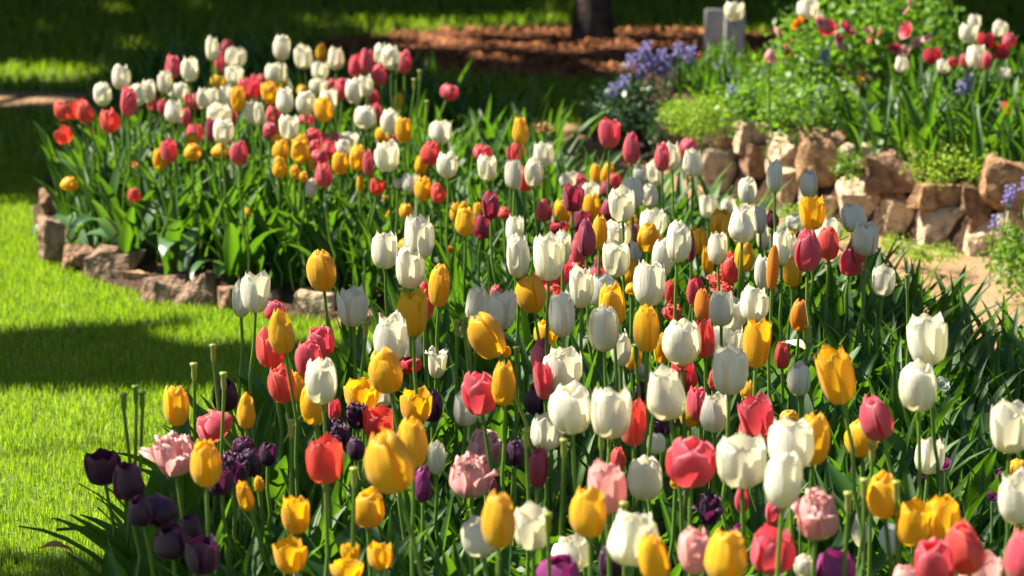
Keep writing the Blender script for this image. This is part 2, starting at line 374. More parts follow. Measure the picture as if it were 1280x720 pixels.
def bloom_mesh(form, col, seed):
    rr = random.Random(seed); b = MB(); fr = .0; base = form; tk = rr.uniform(.82, 1.16)
    layers = [(1.0, rr.uniform(.90, 1.0), 0), (.84, 1.02, pi / 3)]
    if form == 'frilly':
        base = 'cup'; fr = .8; layers = [(1.12, .86, 0), (.96, .98, pi / 3), (.72, 1.04, .4), (.45, .98, 1.2)]
    for rs, hs, t0 in layers:
        for k in range(3):
            f2 = base
            if form == 'frilly' and rs > 1: f2 = 'open' if k != 1 else 'cup'
            V, UV = petal(f2, t0 + k * 2 * pi / 3 + rr.uniform(-.14, .14), rs * rr.uniform(.95, 1.04) * (.8 if f2 == 'open' and form == 'frilly' else 1), hs * rr.uniform(.93, 1.03), rr, fr if fr else rr.uniform(.03, .13), topk=tk)
            b.add(V, grid_faces(13, 9), UV)
    me = b.mesh('bloom', PM[col]); return me
BM = {}
def get_bloom(form, col, k):
    key = (form, col, k % 6)
    if key not in BM: BM[key] = bloom_mesh(form, col, hash((form == 'cup', form == 'egg', ord(col), k % 6)) & 0xffff)
    return BM[key]

# ------------------------------------------------------------------ the tulips: tile coordinates (4 x), colour, centre, size, tilt, s = in shade, form letter
CAT = {(0, 0): """w605,385,92,128 w512,472,92,115 r312,552,84,108,-30 r372,548,80,95,-20 r424,556,92,130,-15 r318,675,88,88,-25 r545,605,98,128,-8 k642,510,85,155
w692,470,78,120 w742,455,72,118 w632,455,50,70 w828,412,75,115 k865,332,85,118 w950,345,82,125 w1060,243,64,122 k1137,232,68,70 k1098,312,55,105 w1175,285,105,100
w1170,375,88,100 y1090,405,72,62 w895,458,105,85 w870,555,95,120 k930,585,55,92 k978,505,65,90 w1015,490,62,110 w1075,490,90,102 w1130,480,72,110 y1190,495,72,128
w1095,570,120,105 k1165,590,42,92 m1058,650,62,115 w1115,655,105,128 w1255,560,66,120 k1245,440,100,110 k1270,400,42,60 k760,515,50,82 k810,535,42,80 k975,665,80,92 y960,700,60,72
k940,500,40,70""",
(1, 0): """w130,238,85,128 w235,285,88,120,-6 y327,262,60,90 w398,290,86,118 w318,352,80,98 w102,365,105,102 y128,405,65,80 k28,405,60,70 k10,450,42,90 y70,465,90,112,-10
w147,498,90,135 y230,450,62,52 w248,512,98,125 w315,430,95,72 k380,430,50,82 w365,500,85,112 y340,545,90,125,-14 k252,595,80,55 k505,330,80,115 k555,300,78,120 w625,270,72,110
w675,285,88,130 k742,310,80,118 k615,375,82,110 k430,445,75,108 w492,455,90,125 w545,430,76,110 k585,485,65,78 k605,565,60,102 w545,585,105,125 y710,505,60,85,10 w672,610,92,130
y738,648,80,135 y635,675,75,78 k968,460,95,82,24 w925,660,108,115 k88,568,85,90 k70,650,75,85 w165,635,95,130 w15,565,50,125 y120,700,80,64 y220,705,80,64 k285,685,90,92
k370,700,90,64 w455,695,100,72 k690,690,42,52""",
(2, 0): """y42,652,85,140 k490,665,105,150 k598,740,85,160""",
(0, 1): """k845,35,82,125 y800,75,72,115 y965,40,85,85 y1100,30,90,78 k1195,45,92,130 y347,196,98,76,8 r670,255,66,80,-15""",
(1, 1): """y125,30,85,110 y220,40,95,115 y118,115,80,110 k295,5,60,52 k370,20,80,76 k315,65,95,78 y275,95,36,80 k340,155,95,130 y422,95,80,115 w440,20,80,92 y510,68,90,138
k560,95,60,135 w658,60,115,165 w275,222,60,100 y195,140,50,70 y235,165,50,60 y522,195,38,110 r608,212,75,90,10u w712,195,65,60o w778,195,95,105 y828,105,68,102 y838,225,85,130
r908,245,72,110,-10 w960,105,108,135 r875,45,100,120 k1130,45,90,82 w1155,118,90,135 k1265,50,28,80 w1275,150,62,140s y750,335,70,80 y1000,340,60,110 y1045,385,105,150
y1110,330,50,82 y1040,310,40,52 m1172,305,80,145 m1135,410,95,130,5u r1242,345,65,62 w645,530,125,190,-3u w812,465,150,225,0u w768,620,140,205,0u y740,505,60,62 y330,635,145,205,-5 y917,710,104,212""",
(2, 1): """r25,45,66,112 w158,50,100,130 w15,155,72,150s w108,145,90,145 r62,175,72,130 y418,155,54,112 y478,145,76,116 w290,185,100,92u k345,190,52,92 r510,185,76,86 m475,225,76,82
m305,270,100,140 w395,240,82,102 y400,310,86,130 k160,335,82,108,-4 y250,335,86,122 w640,155,82,88s w600,245,115,160s w552,300,122,180su w718,145,85,125,-8 w692,255,80,132 k750,65,80,145
w800,60,82,145 k880,20,92,102 w905,90,106,145su w1178,235,92,140s w982,310,88,125su w1085,310,72,82s w1155,395,145,195u y1045,400,125,155s y930,480,95,150s w830,490,122,205
w705,390,130,132su y680,470,112,152s w520,460,140,152 w520,575,130,182 w620,540,62,112s k720,500,72,102 w755,570,112,185 m895,510,48,160s m485,325,82,125 y440,445,76,176
m345,380,105,112u m370,465,96,190 k340,525,86,162 k318,570,66,72 c235,415,95,68 w185,560,150,250u w255,515,76,172u k175,650,120,142 k250,640,90,142 k335,610,90,62 m440,590,56,72
k435,645,80,62u y590,640,90,132 r1045,690,142,84f r1098,622,110,148,-5 w1030,520,95,165u y980,580,62,142s y1160,560,100,162s w1250,640,76,168 w1240,375,72,150s w1255,460,62,132s
y605,390,50,80 m610,450,60,122 w15,430,86,150u w30,560,116,218s k920,700,76,92,-5 k1268,490,32,72""",
(3, 1): """w35,160,80,165s w205,200,90,135s y222,345,120,172su w132,390,92,92s w425,365,130,150,-15su w492,475,132,168s w68,515,82,182u y115,470,52,72 w120,520,52,152 k197,535,132,210
w300,430,122,122u r302,495,112,172 k415,590,118,142,6 k455,520,92,152,-5s y125,640,92,152s o25,620,62,230 w577,685,112,152su m20,375,72,92s""",
(0, 2): """y880,588,125,205,-2 d1125,535,128,170 y1232,612,98,190 k1065,690,190,150,-38""",
(1, 2): """w0,15,135,215s w-75,55,85,185s k95,115,105,102 y125,215,135,235,-8 r70,300,150,205,-5 k325,262,130,165,-12 k268,360,135,200,-8 r128,480,135,190,-8 y205,490,82,162 w325,465,160,235,-4
y285,585,125,202,-4 k390,605,62,122 w482,90,148,208su y785,125,150,235su w675,250,160,238s w785,300,92,152s c772,385,112,78 y650,412,165,235,-12 w905,370,130,165,5o y525,535,165,165u
w620,530,112,142su d505,645,122,122f d390,700,92,82f y800,590,145,172u d880,590,112,162 r845,60,88,190 w1105,80,125,190s w1232,105,135,208s k1200,20,62,72 y1155,240,165,235,-28
k1115,525,165,222,-8 w1050,600,122,182s y1240,475,122,235,-3 y1250,320,52,62 r620,675,155,160u y783,770,165,260 w285,690,1,1""",
(2, 2): """y96,30,148,190,-8 w248,130,132,230s y170,225,120,122 r200,10,100,62 w345,-5,115,212s w452,10,132,182s y500,85,130,225,-5s w460,205,150,230s w540,300,102,185s y675,205,132,240s
y605,350,86,122 y750,300,82,162 w690,-25,155,230s r800,125,102,76f y600,5,72,62 k905,20,62,142 o955,85,85,162 r1060,20,112,62f w1045,100,122,182s w1100,130,142,162s w1210,80,140,172u
r960,255,106,196,-3u w850,265,180,242,-3 w1085,250,152,152s w1085,410,180,252su y1225,275,132,250u r1010,460,56,102 y1180,510,82,92 m150,335,110,166s k155,460,86,200,-5 w255,400,190,205
w300,600,205,262 w495,620,190,270u r605,675,128,232 d120,560,112,152 w770,525,205,272,-12 c850,440,150,162 k930,580,112,172,-5 y890,620,102,152 w1015,620,150,202s k1220,640,165,210,-12
r1195,720,145,170,-5 w170,720,165,178s d760,690,122,82f d660,520,102,102f r795,25,62,122""",
(3, 2): """o157,138,92,162 r70,335,80,145 w157,455,115,172s y340,440,168,290,-14u w795,255,190,268,-8 w755,490,180,262 k540,650,160,230,-20 y470,755,160,182 y228,755,155,265 y105,640,92,62 w115,780,225,262u w1212,690,200,270u""",
(0, 3): """d515,180,175,168,-5u d640,245,155,198,-6u p870,120,220,200,-5f y1028,155,160,245,-2 d790,385,170,190,-30 d855,550,172,172,-5u d1010,620,172,190,-3u d1160,190,180,152f d1215,70,102,92 d1100,240,130,150,-8u d700,400,130,150,-12 d950,480,120,140u d1250,150,110,150 y1225,320,82,162,-18""",
(1, 3): """r345,140,172,235u y200,415,132,195,-5u y170,620,150,172u y15,260,52,82 y565,380,160,200 y665,150,235,320,-16 w905,130,92,172s p1145,75,190,160f p1080,225,235,205f
m1185,270,52,92 v835,260,92,182 y1215,440,170,285,-2 w1115,525,170,202,-15u y470,600,82,92u y620,620,122,132u y455,690,152,92u d500,80,92,122 d420,20,100,110f d60,110,90,120""",
(2, 3): """d15,100,102,142 m130,180,96,202s p470,285,190,252,-3u w100,475,172,232 y385,395,185,270 w300,600,202,172u w605,530,270,272u w665,235,180,212s w720,60,92,102s r530,130,82,112
k895,150,238,248 w1148,145,235,268u k1150,340,72,132 d985,390,132,152f y820,240,62,92 p915,590,175,242,-5 y1075,620,220,282 v1135,500,62,82 k1300,590,225,235u y715,640,145,262,-8
v235,690,220,142u d500,650,142,172""",
(3, 3): """w80,230,180,305 k30,400,92,122 p245,415,225,252f w180,670,102,112 v335,670,200,162u y575,315,160,238,-6 w805,120,150,182u y735,460,175,225u y865,430,180,222u r980,580,200,270,-16
k830,650,190,260,-5 p1065,710,200,212 w1250,330,185,258,-5u k1280,620,185,290 y1250,180,102,92 p700,725,160,120u"""}
RAISED = """w1112,55,95,100u@2 w200,45,110,100u@3 w1005,165,90,100@3 w1035,110,62,82@3 w1160,145,76,82u@3 c1088,205,85,90u@3 k1205,200,72,72@3 c1168,260,78,72u@3 w1045,285,100,122u@3
k985,300,52,72@3 k1095,305,42,92@3 w668,320,74,86u@3 c822,280,84,82u@3 w877,330,66,76u@3 c925,310,52,52@3 w1180,365,64,62u@3 r1200,538,56,62u@3 p10,280,56,72@3"""
T = []
def parse(tok, off, bed):
    col = tok[0]; s_ = tok[1:]; sh = False; form = None
    while s_[-1].isalpha():
        ch = s_[-1]; s_ = s_[:-1]
        if ch == 's': sh = True
        elif ch == 'u': form = 'cup'
        elif ch == 'o': form = 'open'
        elif ch == 'f': form = 'frilly'
    a = [float(q) for q in s_.split(',')]
    if a[2] < 5: return
    T.append(dict(col=col, x=off[0] + a[0] / 4, y=off[1] + a[1] / 4, w=a[2] / 4, h=a[3] / 4, tilt=a[4] if len(a) > 4 else 0., shade=sh, form=form, bed=bed))
for (cx, cy), txt in CAT.items():
    for tok in txt.split(): parse(tok, (cx * 320, cy * 180), None)
for tok in RAISED.split():
    t_, c_ = tok.split('@'); parse(t_, (int(c_) * 320, 0), 'raised')
rt = random.Random(5)
for i, t in enumerate(T):
    if t['form'] is None:
        q = rt.random()
        if t['bed'] is None and t['y'] < 250 and t['col'] == 'w' and not t['shade']: t['form'] = 'cup' if q < .55 else 'egg'
        elif t['col'] == 'y' or t['col'] == 'o': t['form'] = 'closed' if q < .5 else 'egg'
        elif t['col'] == 'w': t['form'] = 'cup' if q < .4 else 'egg'
        else: t['form'] = 'egg' if q < .6 else ('closed' if q < .85 else 'cup')
    zp = .45
    Dp = (CAMH - zp) / tan(PITCH + atan((t['y'] - 360) / F))
    Ds = F * .066 / t['h']
    if t['bed'] == 'raised':
        D = 8.1 + (70 - t['y']) * .006 + rt.uniform(-.1, .1); zlo, zhi = .36, .62
    else:
        D = Dp ** .68 * min(max(Ds, Dp * .75), Dp * 1.4) ** .32; zlo, zhi = .20, .60
        t['bed'] = 'back' if (t['y'] < 255 and t['x'] < 640) or t['y'] < 150 else 'front'
    t['D'] = D; t['zlo'] = zlo; t['zhi'] = zhi
for it in range(60):                                       # blooms that meet in depth step apart along their own line
    mv = 0
    pos = [at_d(t['x'], t['y'], t['D']) for t in T]
    for i in range(len(T)):
        for j in range(i + 1, len(T)):
            a, b = T[i], T[j]
            if abs(a['x'] - b['x']) > 60 or abs(a['y'] - b['y']) > 70: continue
            d = pos[i] - pos[j]
            ra = .25 * (a['w'] + a['h'] * .75) * a['D'] / F + .25 * (b['w'] + b['h'] * .75) * b['D'] / F
            if d.length < ra * .98:
                f = 1 if a['y'] + a['h'] * .2 > b['y'] + b['h'] * .2 else -1
                a['D'] -= f * .006; b['D'] += f * .006; mv += 1
    if not mv: break
T.sort(key=lambda t: -t['w'] * t['h'])
NIND = 318

# labels: look, bed and what blooms beside it
def dirword(a, b):                                         # where b stands as seen from a
    dx, dy = b['x'] - a['x'], b['y'] - a['y']
    if abs(dy) > abs(dx): return 'above' if dy < 0 else 'below'
    return 'to its left' if dx < 0 else 'to its right'
BEDN = {'back': 'the back bed', 'front': 'the front bed', 'raised': 'the raised bed'}
FORMN = {'cup': 'cupped', 'open': 'wide open', 'frilly': 'frilly', 'egg': 'rounded', 'closed': 'closed'}
def make_labels(TT):
    keys = []
    for t in T:
        nb = sorted((q for q in T if q is not t), key=lambda q: (q['x'] - t['x']) ** 2 + (q['y'] - t['y']) ** 2)[:4]
        t['nb'] = [(CN[q['col']], dirword(t, q)) for q in nb]
        t['reg'] = ['upper', 'middle', 'lower'][min(2, int(t['y'] // 240))] + ' ' + ['left', 'centre', 'right'][min(2, int(t['x'] // 427))]
        lean = 'leaning ' if abs(t['tilt']) >= 12 else ''
        t['look'] = (lean + ('shaded ' if t['shade'] else '') + CN[t['col']])
    from collections import Counter
    lab = {}
    def place_of(t):
        return (['upper', 'middle', 'lower'][min(2, int(t['y'] // 240))], ['far left', 'left of centre', 'right of centre', 'far right'][min(3, max(0, int(t['x'] // 320)))])
    def lab_of(t, lv):
        s_ = (t['form'] + ' ' if t['form'] in ('frilly', 'open') else '') + t['look'] + ' tulip'
        a = t['nb']; v, h = place_of(t)
        n2 = f"{a[0][0]} one {a[0][1]} and {a[1][0]} {a[1][1]}"
        if lv == 0: return f"{s_} in {BEDN[t['bed']]}, {v} {h}"
        if lv == 1: return f"{s_}, {n2}, {v} {h}"
        art = 'an' if a[0][0][0] in 'aeiou' else 'a'
        at_ = f"{round(t['x'] / 12.8)} percent across and {round(t['y'] / 7.2)} down the photo"
        r_ = f"{s_} by {art} {a[0][0]} one, {at_}"
        return r_ if len(r_.split()) <= 16 else f"{s_}, {at_}"
    pend = list(TT)
    for lv in range(2):
        cnt = Counter(lab_of(t, lv) for t in T); nxt = []
        for t in pend:
            l_ = lab_of(t, lv)
            if cnt[l_] == 1 and len(l_.split()) <= 16: t['label'] = l_
            else: nxt.append(t)
        pend = nxt
    for t in pend: t['label'] = lab_of(t, 2)
    seen = {}
    for t in TT:
        if t['label'] in seen:
            t['label'] = t['label'].replace(' tulip', ' smaller tulip', 1)
        seen[t['label']] = 1
make_labels(T[:NIND])

soilz = lambda p: WALLZ if in_poly([(p[0], p[1])], RAISE)[0] else .045
rl = random.Random(3)
mb_rest = {}
rest = MB()
for i, t in enumerate(T):
    D = t['D']; wm = t['w'] * D / F; hm = t['h'] * D / F
    ctr = at_d(t['x'], t['y'], D)
    form = t['form']; tl = radians(t['tilt'])
    wscale = wm * {'open': .64, 'frilly': .84}.get(form, 1.0)
    hs = hm * 1.02
    R = Matrix.Rotation(tl + rl.uniform(-.05, .05), 3, 'Y') @ Matrix.Rotation(rl.uniform(-.09, .09), 3, 'X')
    up = R @ Vector((0, 0, 1))
    base = ctr - up * hs * .5
    t['pos'] = ctr; t['base'] = base
    if t['bed'] != 'raised' and t['y'] < 290:
        for _ in range(25):
            if in_poly([(base.x, base.y)], BED)[0] and poly_dist([(base.x, base.y)], BED)[0] > .06: break
            D += .03; wm, hm = t['w'] * D / F, t['h'] * D / F; wscale = wm * {'open': .62, 'frilly': .80}.get(form, .985); hs = hm * .98
            ctr = at_d(t['x'], t['y'], D); base = ctr - up * hs * .5; t['D'] = D; t['pos'] = ctr; t['base'] = base
    g = Vector((base.x - up.x * .12 + rl.uniform(-.02, .02), base.y + rl.uniform(-.02, .03), 0)); g.z = soilz(g)
    if t['bed'] != 'raised' and not (in_poly([(g.x, g.y)], BED)[0] and poly_dist([(g.x, g.y)], BED)[0] > .03):
        for k in range(40):
            q = Vector((g.x + .012 * k, g.y + (.006 * k if t['y'] < 290 else -.004 * k), 0))
            if in_poly([(q.x, q.y)], BED)[0] and poly_dist([(q.x, q.y)], BED)[0] > .03: g.x, g.y = q.x, q.y; break
    if g.z > base.z - .1: g.z = base.z - .12 if t['bed'] != 'raised' else WALLZ - .02
    t['g'] = g
    rzb = rl.uniform(0, 2 * pi)
    pts = []
    h_ = base.z - g.z
    for k in range(9):
        s_ = k / 8
        a = g.lerp(base, s_); bend = (s_ * (1 - s_))
        c = g + Vector((0, 0, h_ * .6)); e = base - up * h_ * .35; kx = rl.uniform(-.035, .035); ky = rl.uniform(-.03, .03)
        q = (1 - s_) ** 3 * g + 3 * (1 - s_) ** 2 * s_ * (g + Vector((kx, ky, h_ * .35))) + 3 * (1 - s_) * s_ ** 2 * e + s_ ** 3 * (base + up * hs * .02)
        pts.append(q)
    if i < NIND:
        root = bpy.data.objects.new('tulip', None); C.objects.link(root); root.location = g; root.empty_display_size = .02
        tag(root, t['label'], 'tulip', 'tulips blooming in the garden beds')
        V, Fc = tube([p - g for p in pts], [.0036 - .0009 * k / 8 for k in range(9)], 6, False)
        ob('stem', mesh('stem', V, Fc, M_stem, True), root)
        b = ob('bloom', get_bloom(form, t['col'], i), root, base - g)
        b.rotation_mode = 'QUATERNION'; b.rotation_quaternion = (R @ Matrix.Rotation(rzb, 3, 'Z')).to_quaternion()
        b.scale = (wscale, wscale, hs)
        for k in range(2 if t['bed'] != 'raised' else 2):
            l_ = LEAVES[rl.randrange(12)]; s_ = min(rl.uniform(.19, .27), h_ * .74 + .02) * (.6 if (t['y'] < 270 and t['x'] > 740) else 1)
            ob('leaf', l_[2], root, (rl.uniform(-.01, .01), rl.uniform(-.01, .01), -.005), (0, rl.uniform(0, .3), rl.uniform(0, 2 * pi)), (s_, s_, s_))
    else:
        mb = mb_rest.setdefault(t['col'], MB())
        src = get_bloom(form, t['col'], i); co = np.zeros(len(src.vertices) * 3, np.float32); src.vertices.foreach_get('co', co); co = co.reshape(-1, 3)
        Mx = np.array((R @ Matrix.Rotation(rzb, 3, 'Z')))
        V = (co * [wscale, wscale, hs]) @ Mx.T + np.array(base)
        fc = np.array([p.vertices[:] for p in src.polygons]); uvs = np.tile(np.stack(np.meshgrid(np.linspace(0, 1, 9), np.linspace(0, 1, 13)), -1).reshape(-1, 2), (len(V) // 117, 1))
        mb.add(V, fc, uvs); V, Fc = tube(pts, .0035, 5, False); rest.add(V, Fc)
# the smallest blooms beyond the first few hundred, as one mass with its own colours
if mb_rest:
    big = MB(); mats = []; idx = []
    for k, mb in mb_rest.items():
        V = np.concatenate(mb.V); Fc = np.concatenate(mb.F); big.add(V, Fc, np.concatenate(mb.UV)); idx += [len(mats)] * len(Fc); mats.append(PM[k])
    V = np.concatenate(rest.V); Fc = np.concatenate(rest.F); big.add(V, Fc); idx += [len(mats)] * len(Fc); mats.append(M_stem)
    me = big.mesh('small_tulips', mats[0])
    for m_ in mats[1:]: me.materials.append(m_)
    me.polygons.foreach_set('material_index', np.array(idx, dtype=np.int32))
    tag(ob('small_tulips', me), 'smallest half hidden tulips among the others in the beds', 'tulips', kind='stuff')

# ------------------------------------------------------------------ leaf masses of the beds (uncountable)
BL = np.array([(t['x'], t['y'], t['w'], t['h'], t['D']) for t in T])
def hides(p, top):                                          # would a leaf reaching from p to top stand in front of a bloom
    x0, y0, d0 = to_px(p); x1, y1, d1 = to_px(top)
    m_ = (BL[:, 4] > d0 + .01) & (BL[:, 0] > min(x0, x1) - BL[:, 2] * .45) & (BL[:, 0] < max(x0, x1) + BL[:, 2] * .45) & (BL[:, 1] > y1 - BL[:, 3] * .3) & (BL[:, 1] < y0)
    return m_.any()
def leaf_mass(name, n, poly_px, shapes, sz, z0=.03, mat=None, label='', tilt=.35, cat='leaves', wpoly=None, skip=.9, out=.0):
    poly = wpoly or W2(poly_px); xs = [p[0] for p in poly]; ys = [p[1] for p in poly]
    P = scatter(n, min(xs), max(xs), min(ys), max(ys), yes=(poly,)); b = MB()
    for x, y in P:
        V, UV = shapes[rl.randrange(len(shapes))]; s_ = rl.uniform(*sz)
        if rl.random() < skip:
            k = 0
            while k < 4 and hides((x, y, z0), (x, y, z0 + s_ * .92)): s_ *= .8; k += 1
            if k == 4: continue
        rz = rl.uniform(0, 2 * pi); b.add(place(V, x, y, z0, s_, rz, abs(rl.gauss(0, tilt))), grid_faces(9, 5), UV, rl.random())
    return tag(ob(name, b.mesh(name, mat or M_leaf)), label, cat, kind='stuff')
leaf_mass('tulip_foliage', 3900, [(78, 305), (125, 335), (205, 352), (400, 390), (580, 425), (680, 330), (700, 250), (650, 215), (520, 165), (330, 135), (170, 165), (118, 225)],
          BROAD[:6] + NARROW * 2, (.17, .30), label='sunlit green tulip leaves filling the back bed', tilt=.24, skip=.72)
leaf_mass('tulip_foliage', 6200, [(585, 440), (690, 330), (770, 335), (900, 375), (1000, 425), (1100, 455), (1150, 500), (1250, 800), (1100, 1150), (150, 1150), (190, 790), (330, 650), (480, 560)],
          BROAD[:7] + NARROW * 2, (.18, .34), label='green tulip leaves crowding under the blooms of the front bed', tilt=.28, skip=.8)
leaf_mass('narrow_foliage', 3000, [(1010, 430), (1120, 462), (1300, 525), (1900, 760), (1900, 1150), (1150, 1150), (1080, 700), (1000, 500)],
          NARROW + BROAD[:3], (.17, .29), label='dark upright strap leaves without flowers at the path side', tilt=.22)
leaf_mass('floppy_leaves', 130, [(55, 312), (110, 340), (200, 362), (300, 380), (300, 360), (120, 320), (80, 280)], FLOP, (.15, .23), mat=M_waxy, label='broad pale leaves flopping over the edging stones', tilt=.5, skip=0)
leaf_mass('floppy_leaves', 9, [(120, 790), (210, 760), (280, 800), (160, 860)], BROAD, (.22, .28), label='broad dark leaves spreading over the lawn corner below the purple tulips', tilt=.8, skip=0)
# ------------------------------------------------------------------ rocks
def rock_mesh(w_, h_, d_, seed, mat, boxy=.6):
    rr = random.Random(seed); bm = bmesh.new()
    for k in range(26):
        v = Vector([rr.choice((-1, 1)) * (rr.uniform(.55, 1) if rr.random() < boxy else rr.uniform(0, 1)) for _ in range(3)])
        if v.length > 1.45: v *= 1.45 / v.length
        bm.verts.new(v)
    r = bmesh.ops.convex_hull(bm, input=bm.verts)
    bmesh.ops.delete(bm, geom=[g for g in r['geom_interior'] if isinstance(g, bmesh.types.BMVert)], context='VERTS')
    bmesh.ops.dissolve_limit(bm, angle_limit=.3, verts=bm.verts, edges=bm.edges)
    bmesh.ops.bevel(bm, geom=bm.edges[:] , offset=.045, segments=2, affect='EDGES', clamp_overlap=True)
    bmesh.ops.triangulate(bm, faces=bm.faces)
    bmesh.ops.subdivide_edges(bm, edges=bm.edges, cuts=2, use_grid_fill=True)
    from mathutils import noise
    for v in bm.verts:
        q = v.co * 1.6 + Vector((seed, 0, 0))
        v.co += v.co.normalized() * (noise.noise(q) * .16 + noise.noise(q * 3.5) * .05 + abs(noise.noise(q * 2.2 + Vector((9, 0, 0)))) * -.10)
    mx = [max(abs(v.co[i]) for v in bm.verts) for i in range(3)]
    for v in bm.verts: v.co = Vector((v.co.x / mx[0] * w_ / 2, v.co.y / mx[1] * d_ / 2, v.co.z / mx[2] * h_ / 2))
    bmesh.ops.recalc_face_normals(bm, faces=bm.faces)
    me = bpy.data.meshes.new('rock'); bm.to_mesh(me); bm.free(); me.materials.append(RM[mat])
    me.polygons.foreach_set('use_smooth', np.ones(len(me.polygons), bool))
    try: me.set_sharp_from_angle(angle=radians(38))
    except Exception: pass
    return me
ROCKS = [  # x0,y0,x1,y1, material, tilt, label, group key
 (50, 236, 80, 282, 'brown', -8, 'narrow upright brown stone with pointed top at the far left corner of the back bed', 'e'),
 (45, 272, 77, 338, 'grey', 6, 'tall flat grey brown slab standing at the left end of the edging', 'e'),
 (76, 304, 104, 345, 'brown', 14, 'small brown stone leaning beside the tall flat slab', 'e'),
 (90, 308, 122, 348, 'brown', 20, 'slanted brown stone tucked against the big pale slab', 'e'),
 (99, 311, 176, 358, 'tan', 10, 'big pale pinkish slab in the lawn side edging', 'e'),
 (152, 338, 188, 362, 'rust', 0, 'small flat rusty stone just after the big pale slab', 'e'),
 (172, 347, 234, 386, 'tan', -6, 'tan stone with a dark crack in the edging', 'e'),
 (212, 343, 276, 390, 'grey', -18, 'dark grey tilted stone in the edging beside the tan one', 'e'),
 (272, 358, 300, 396, 'brown', 0, 'small rough brown stone behind the large shaded white tulip', 'e'),
 (325, 362, 352, 392, 'tan', 0, 'little tan stone behind the plum and rose tulips', 'e'),
 (364, 362, 424, 402, 'pale', 8, 'pale orange edging stone behind the big white tulip', 'e'),
 (422, 390, 474, 418, 'tan', 0, 'low flat tan stone lying at the lawn corner', 'e'),
 (530, 393, 622, 452, 'brown', -6, 'large rounded brown stone where lawn meets front bed', 'e'),
 (472, 398, 530, 424, 'tan', 3, 'flat half hidden stone between the low tan and large brown ones', 'e'),
 (818, 152, 858, 186, 'tan', 5, 'tan boulder under the bright groundcover at the end of the wall', 'w'),
 (856, 182, 894, 232, 'tan', -10, 'pinkish tan stone low in the wall near its far end', 'w'),
 (881, 187, 932, 246, 'pale', 3, 'rounded pale slab behind the shaded white tulips', 'w'),
 (896, 168, 922, 190, 'rust', 0, 'small orange cap stone above the rounded pale slab', 'w'),
 (920, 154, 962, 194, 'tan', -8, 'tan boulder at the top of the wall under pale groundcover', 'w'),
 (930, 180, 968, 222, 'brown', 12, 'brown wedge stone behind the shaded white bloom', 'w'),
 (960, 171, 1003, 220, 'pale', -4, 'square pale stone in the upper course of the wall', 'w'),
 (1000, 167, 1058, 238, 'rust', 6, 'tall orange brown block with dark right side', 'w'),
 (1053, 182, 1098, 212, 'grey', 0, 'flat dark grey stone on top beside the orange block', 'w'),
 (974, 215, 1004, 262, 'tan', 0, 'tan stone below the square pale one', 'w'),
 (1002, 232, 1034, 280, 'tan', 0, 'shadowed tan stone behind the shaded yellow tulip', 'w'),
 (1026, 248, 1064, 288, 'pale', 4, 'small pale stone at the foot left of the tall leaning slab', 'w'),
 (1055, 220, 1110, 306, 'pale', -22, 'tall pale slab leaning to the left with a dark streak', 'w'),
 (1084, 194, 1166, 250, 'brown', -4, 'big dark brown rough boulder on top of the wall', 'w'),
 (1103, 238, 1134, 272, 'brown', 0, 'small brown stone wedged under the big dark boulder', 'w'),
 (1130, 229, 1212, 266, 'rust', 8, 'long orange stone lying across two upright slabs', 'w'),
 (1106, 252, 1157, 308, 'pale', 2, 'smooth pale pentagonal slab below the long orange stone', 'w'),
 (1150, 257, 1212, 324, 'grey', 2, 'large square grey beige slab with dark right face', 'w'),
 (1202, 234, 1242, 268, 'brown', 0, 'dark brown stone between long orange stone and right boulder', 'w'),
 (1208, 264, 1234, 306, 'brown', 10, 'narrow dark stone in the gap right of the square slab', 'w'),
 (1228, 203, 1294, 272, 'rust', 16, 'big orange boulder at the right end of the wall', 'w'),
 (1210, 276, 1264, 330, 'pale', 12, 'pale orange slab under the right boulder', 'w'),
 (1250, 262, 1296, 312, 'tan', 0, 'tan stone behind the bluebells at the right edge', 'w'),
 (1288, 250, 1370, 345, 'brown', 0, 'brown boulder continuing the wall past the right edge', 'w'),
 (1100, 205, 1112, 226, 'grey', 0, None, 'w'),
]
WL = [tuple(on_z(x, y)[:2]) for x, y in [(770, 190), (880, 238), (1000, 275), (1200, 318), (1400, 350)]]
def wall_D(px, py):
    best = None
    d = ray(px, py)
    for (x1, y1), (x2, y2) in zip(WL[:-1], WL[1:]):
        # intersect viewing line (in plan) with the wall's foot line
        den = d.x * (y2 - y1) - d.y * (x2 - x1)
        t = (x1 * (y2 - y1) - y1 * (x2 - x1)) / den
        X = d.x * t; u = (X - x1) / (x2 - x1)
        if -.02 <= u <= 1.02: best = t
    return best or 7.6
for k, (x0, y0, x1, y1, mt, tl, lb, gk) in enumerate(ROCKS):
    if lb is None: continue
    cx, cy = (x0 + x1) / 2, (y0 + y1) / 2
    if gk == 'e':
        g = on_z(cx, y1 - 4); D = to_px(g)[2]
    else:
        D = wall_D(cx, cy) + (.03 if y1 < 240 else 0) + .02
    p = at_d(cx, cy, D); w_ = (x1 - x0) * D / F; h_ = (y1 - y0) * D / F
    dp = min(max(w_, h_), .16) * (.8 if gk == 'w' else .7)
    if gk == 'e': h_ *= .86; w_ *= .96; mt = {'tan': 'earth', 'pale': 'tan', 'grey': 'earth'}.get(mt, mt)
    o = ob('rock', rock_mesh(w_ * 1.14, h_ * 1.14, dp, k + 31, mt, .42 if gk == 'w' else .2), None, p + Vector((0, dp * .3, 0)), (0, radians(tl) * .6, random.uniform(-.25, .25)))
    tag(o, lb, 'rock', 'edging stones along the lawn' if gk == 'e' else 'stones of the dry rock wall')

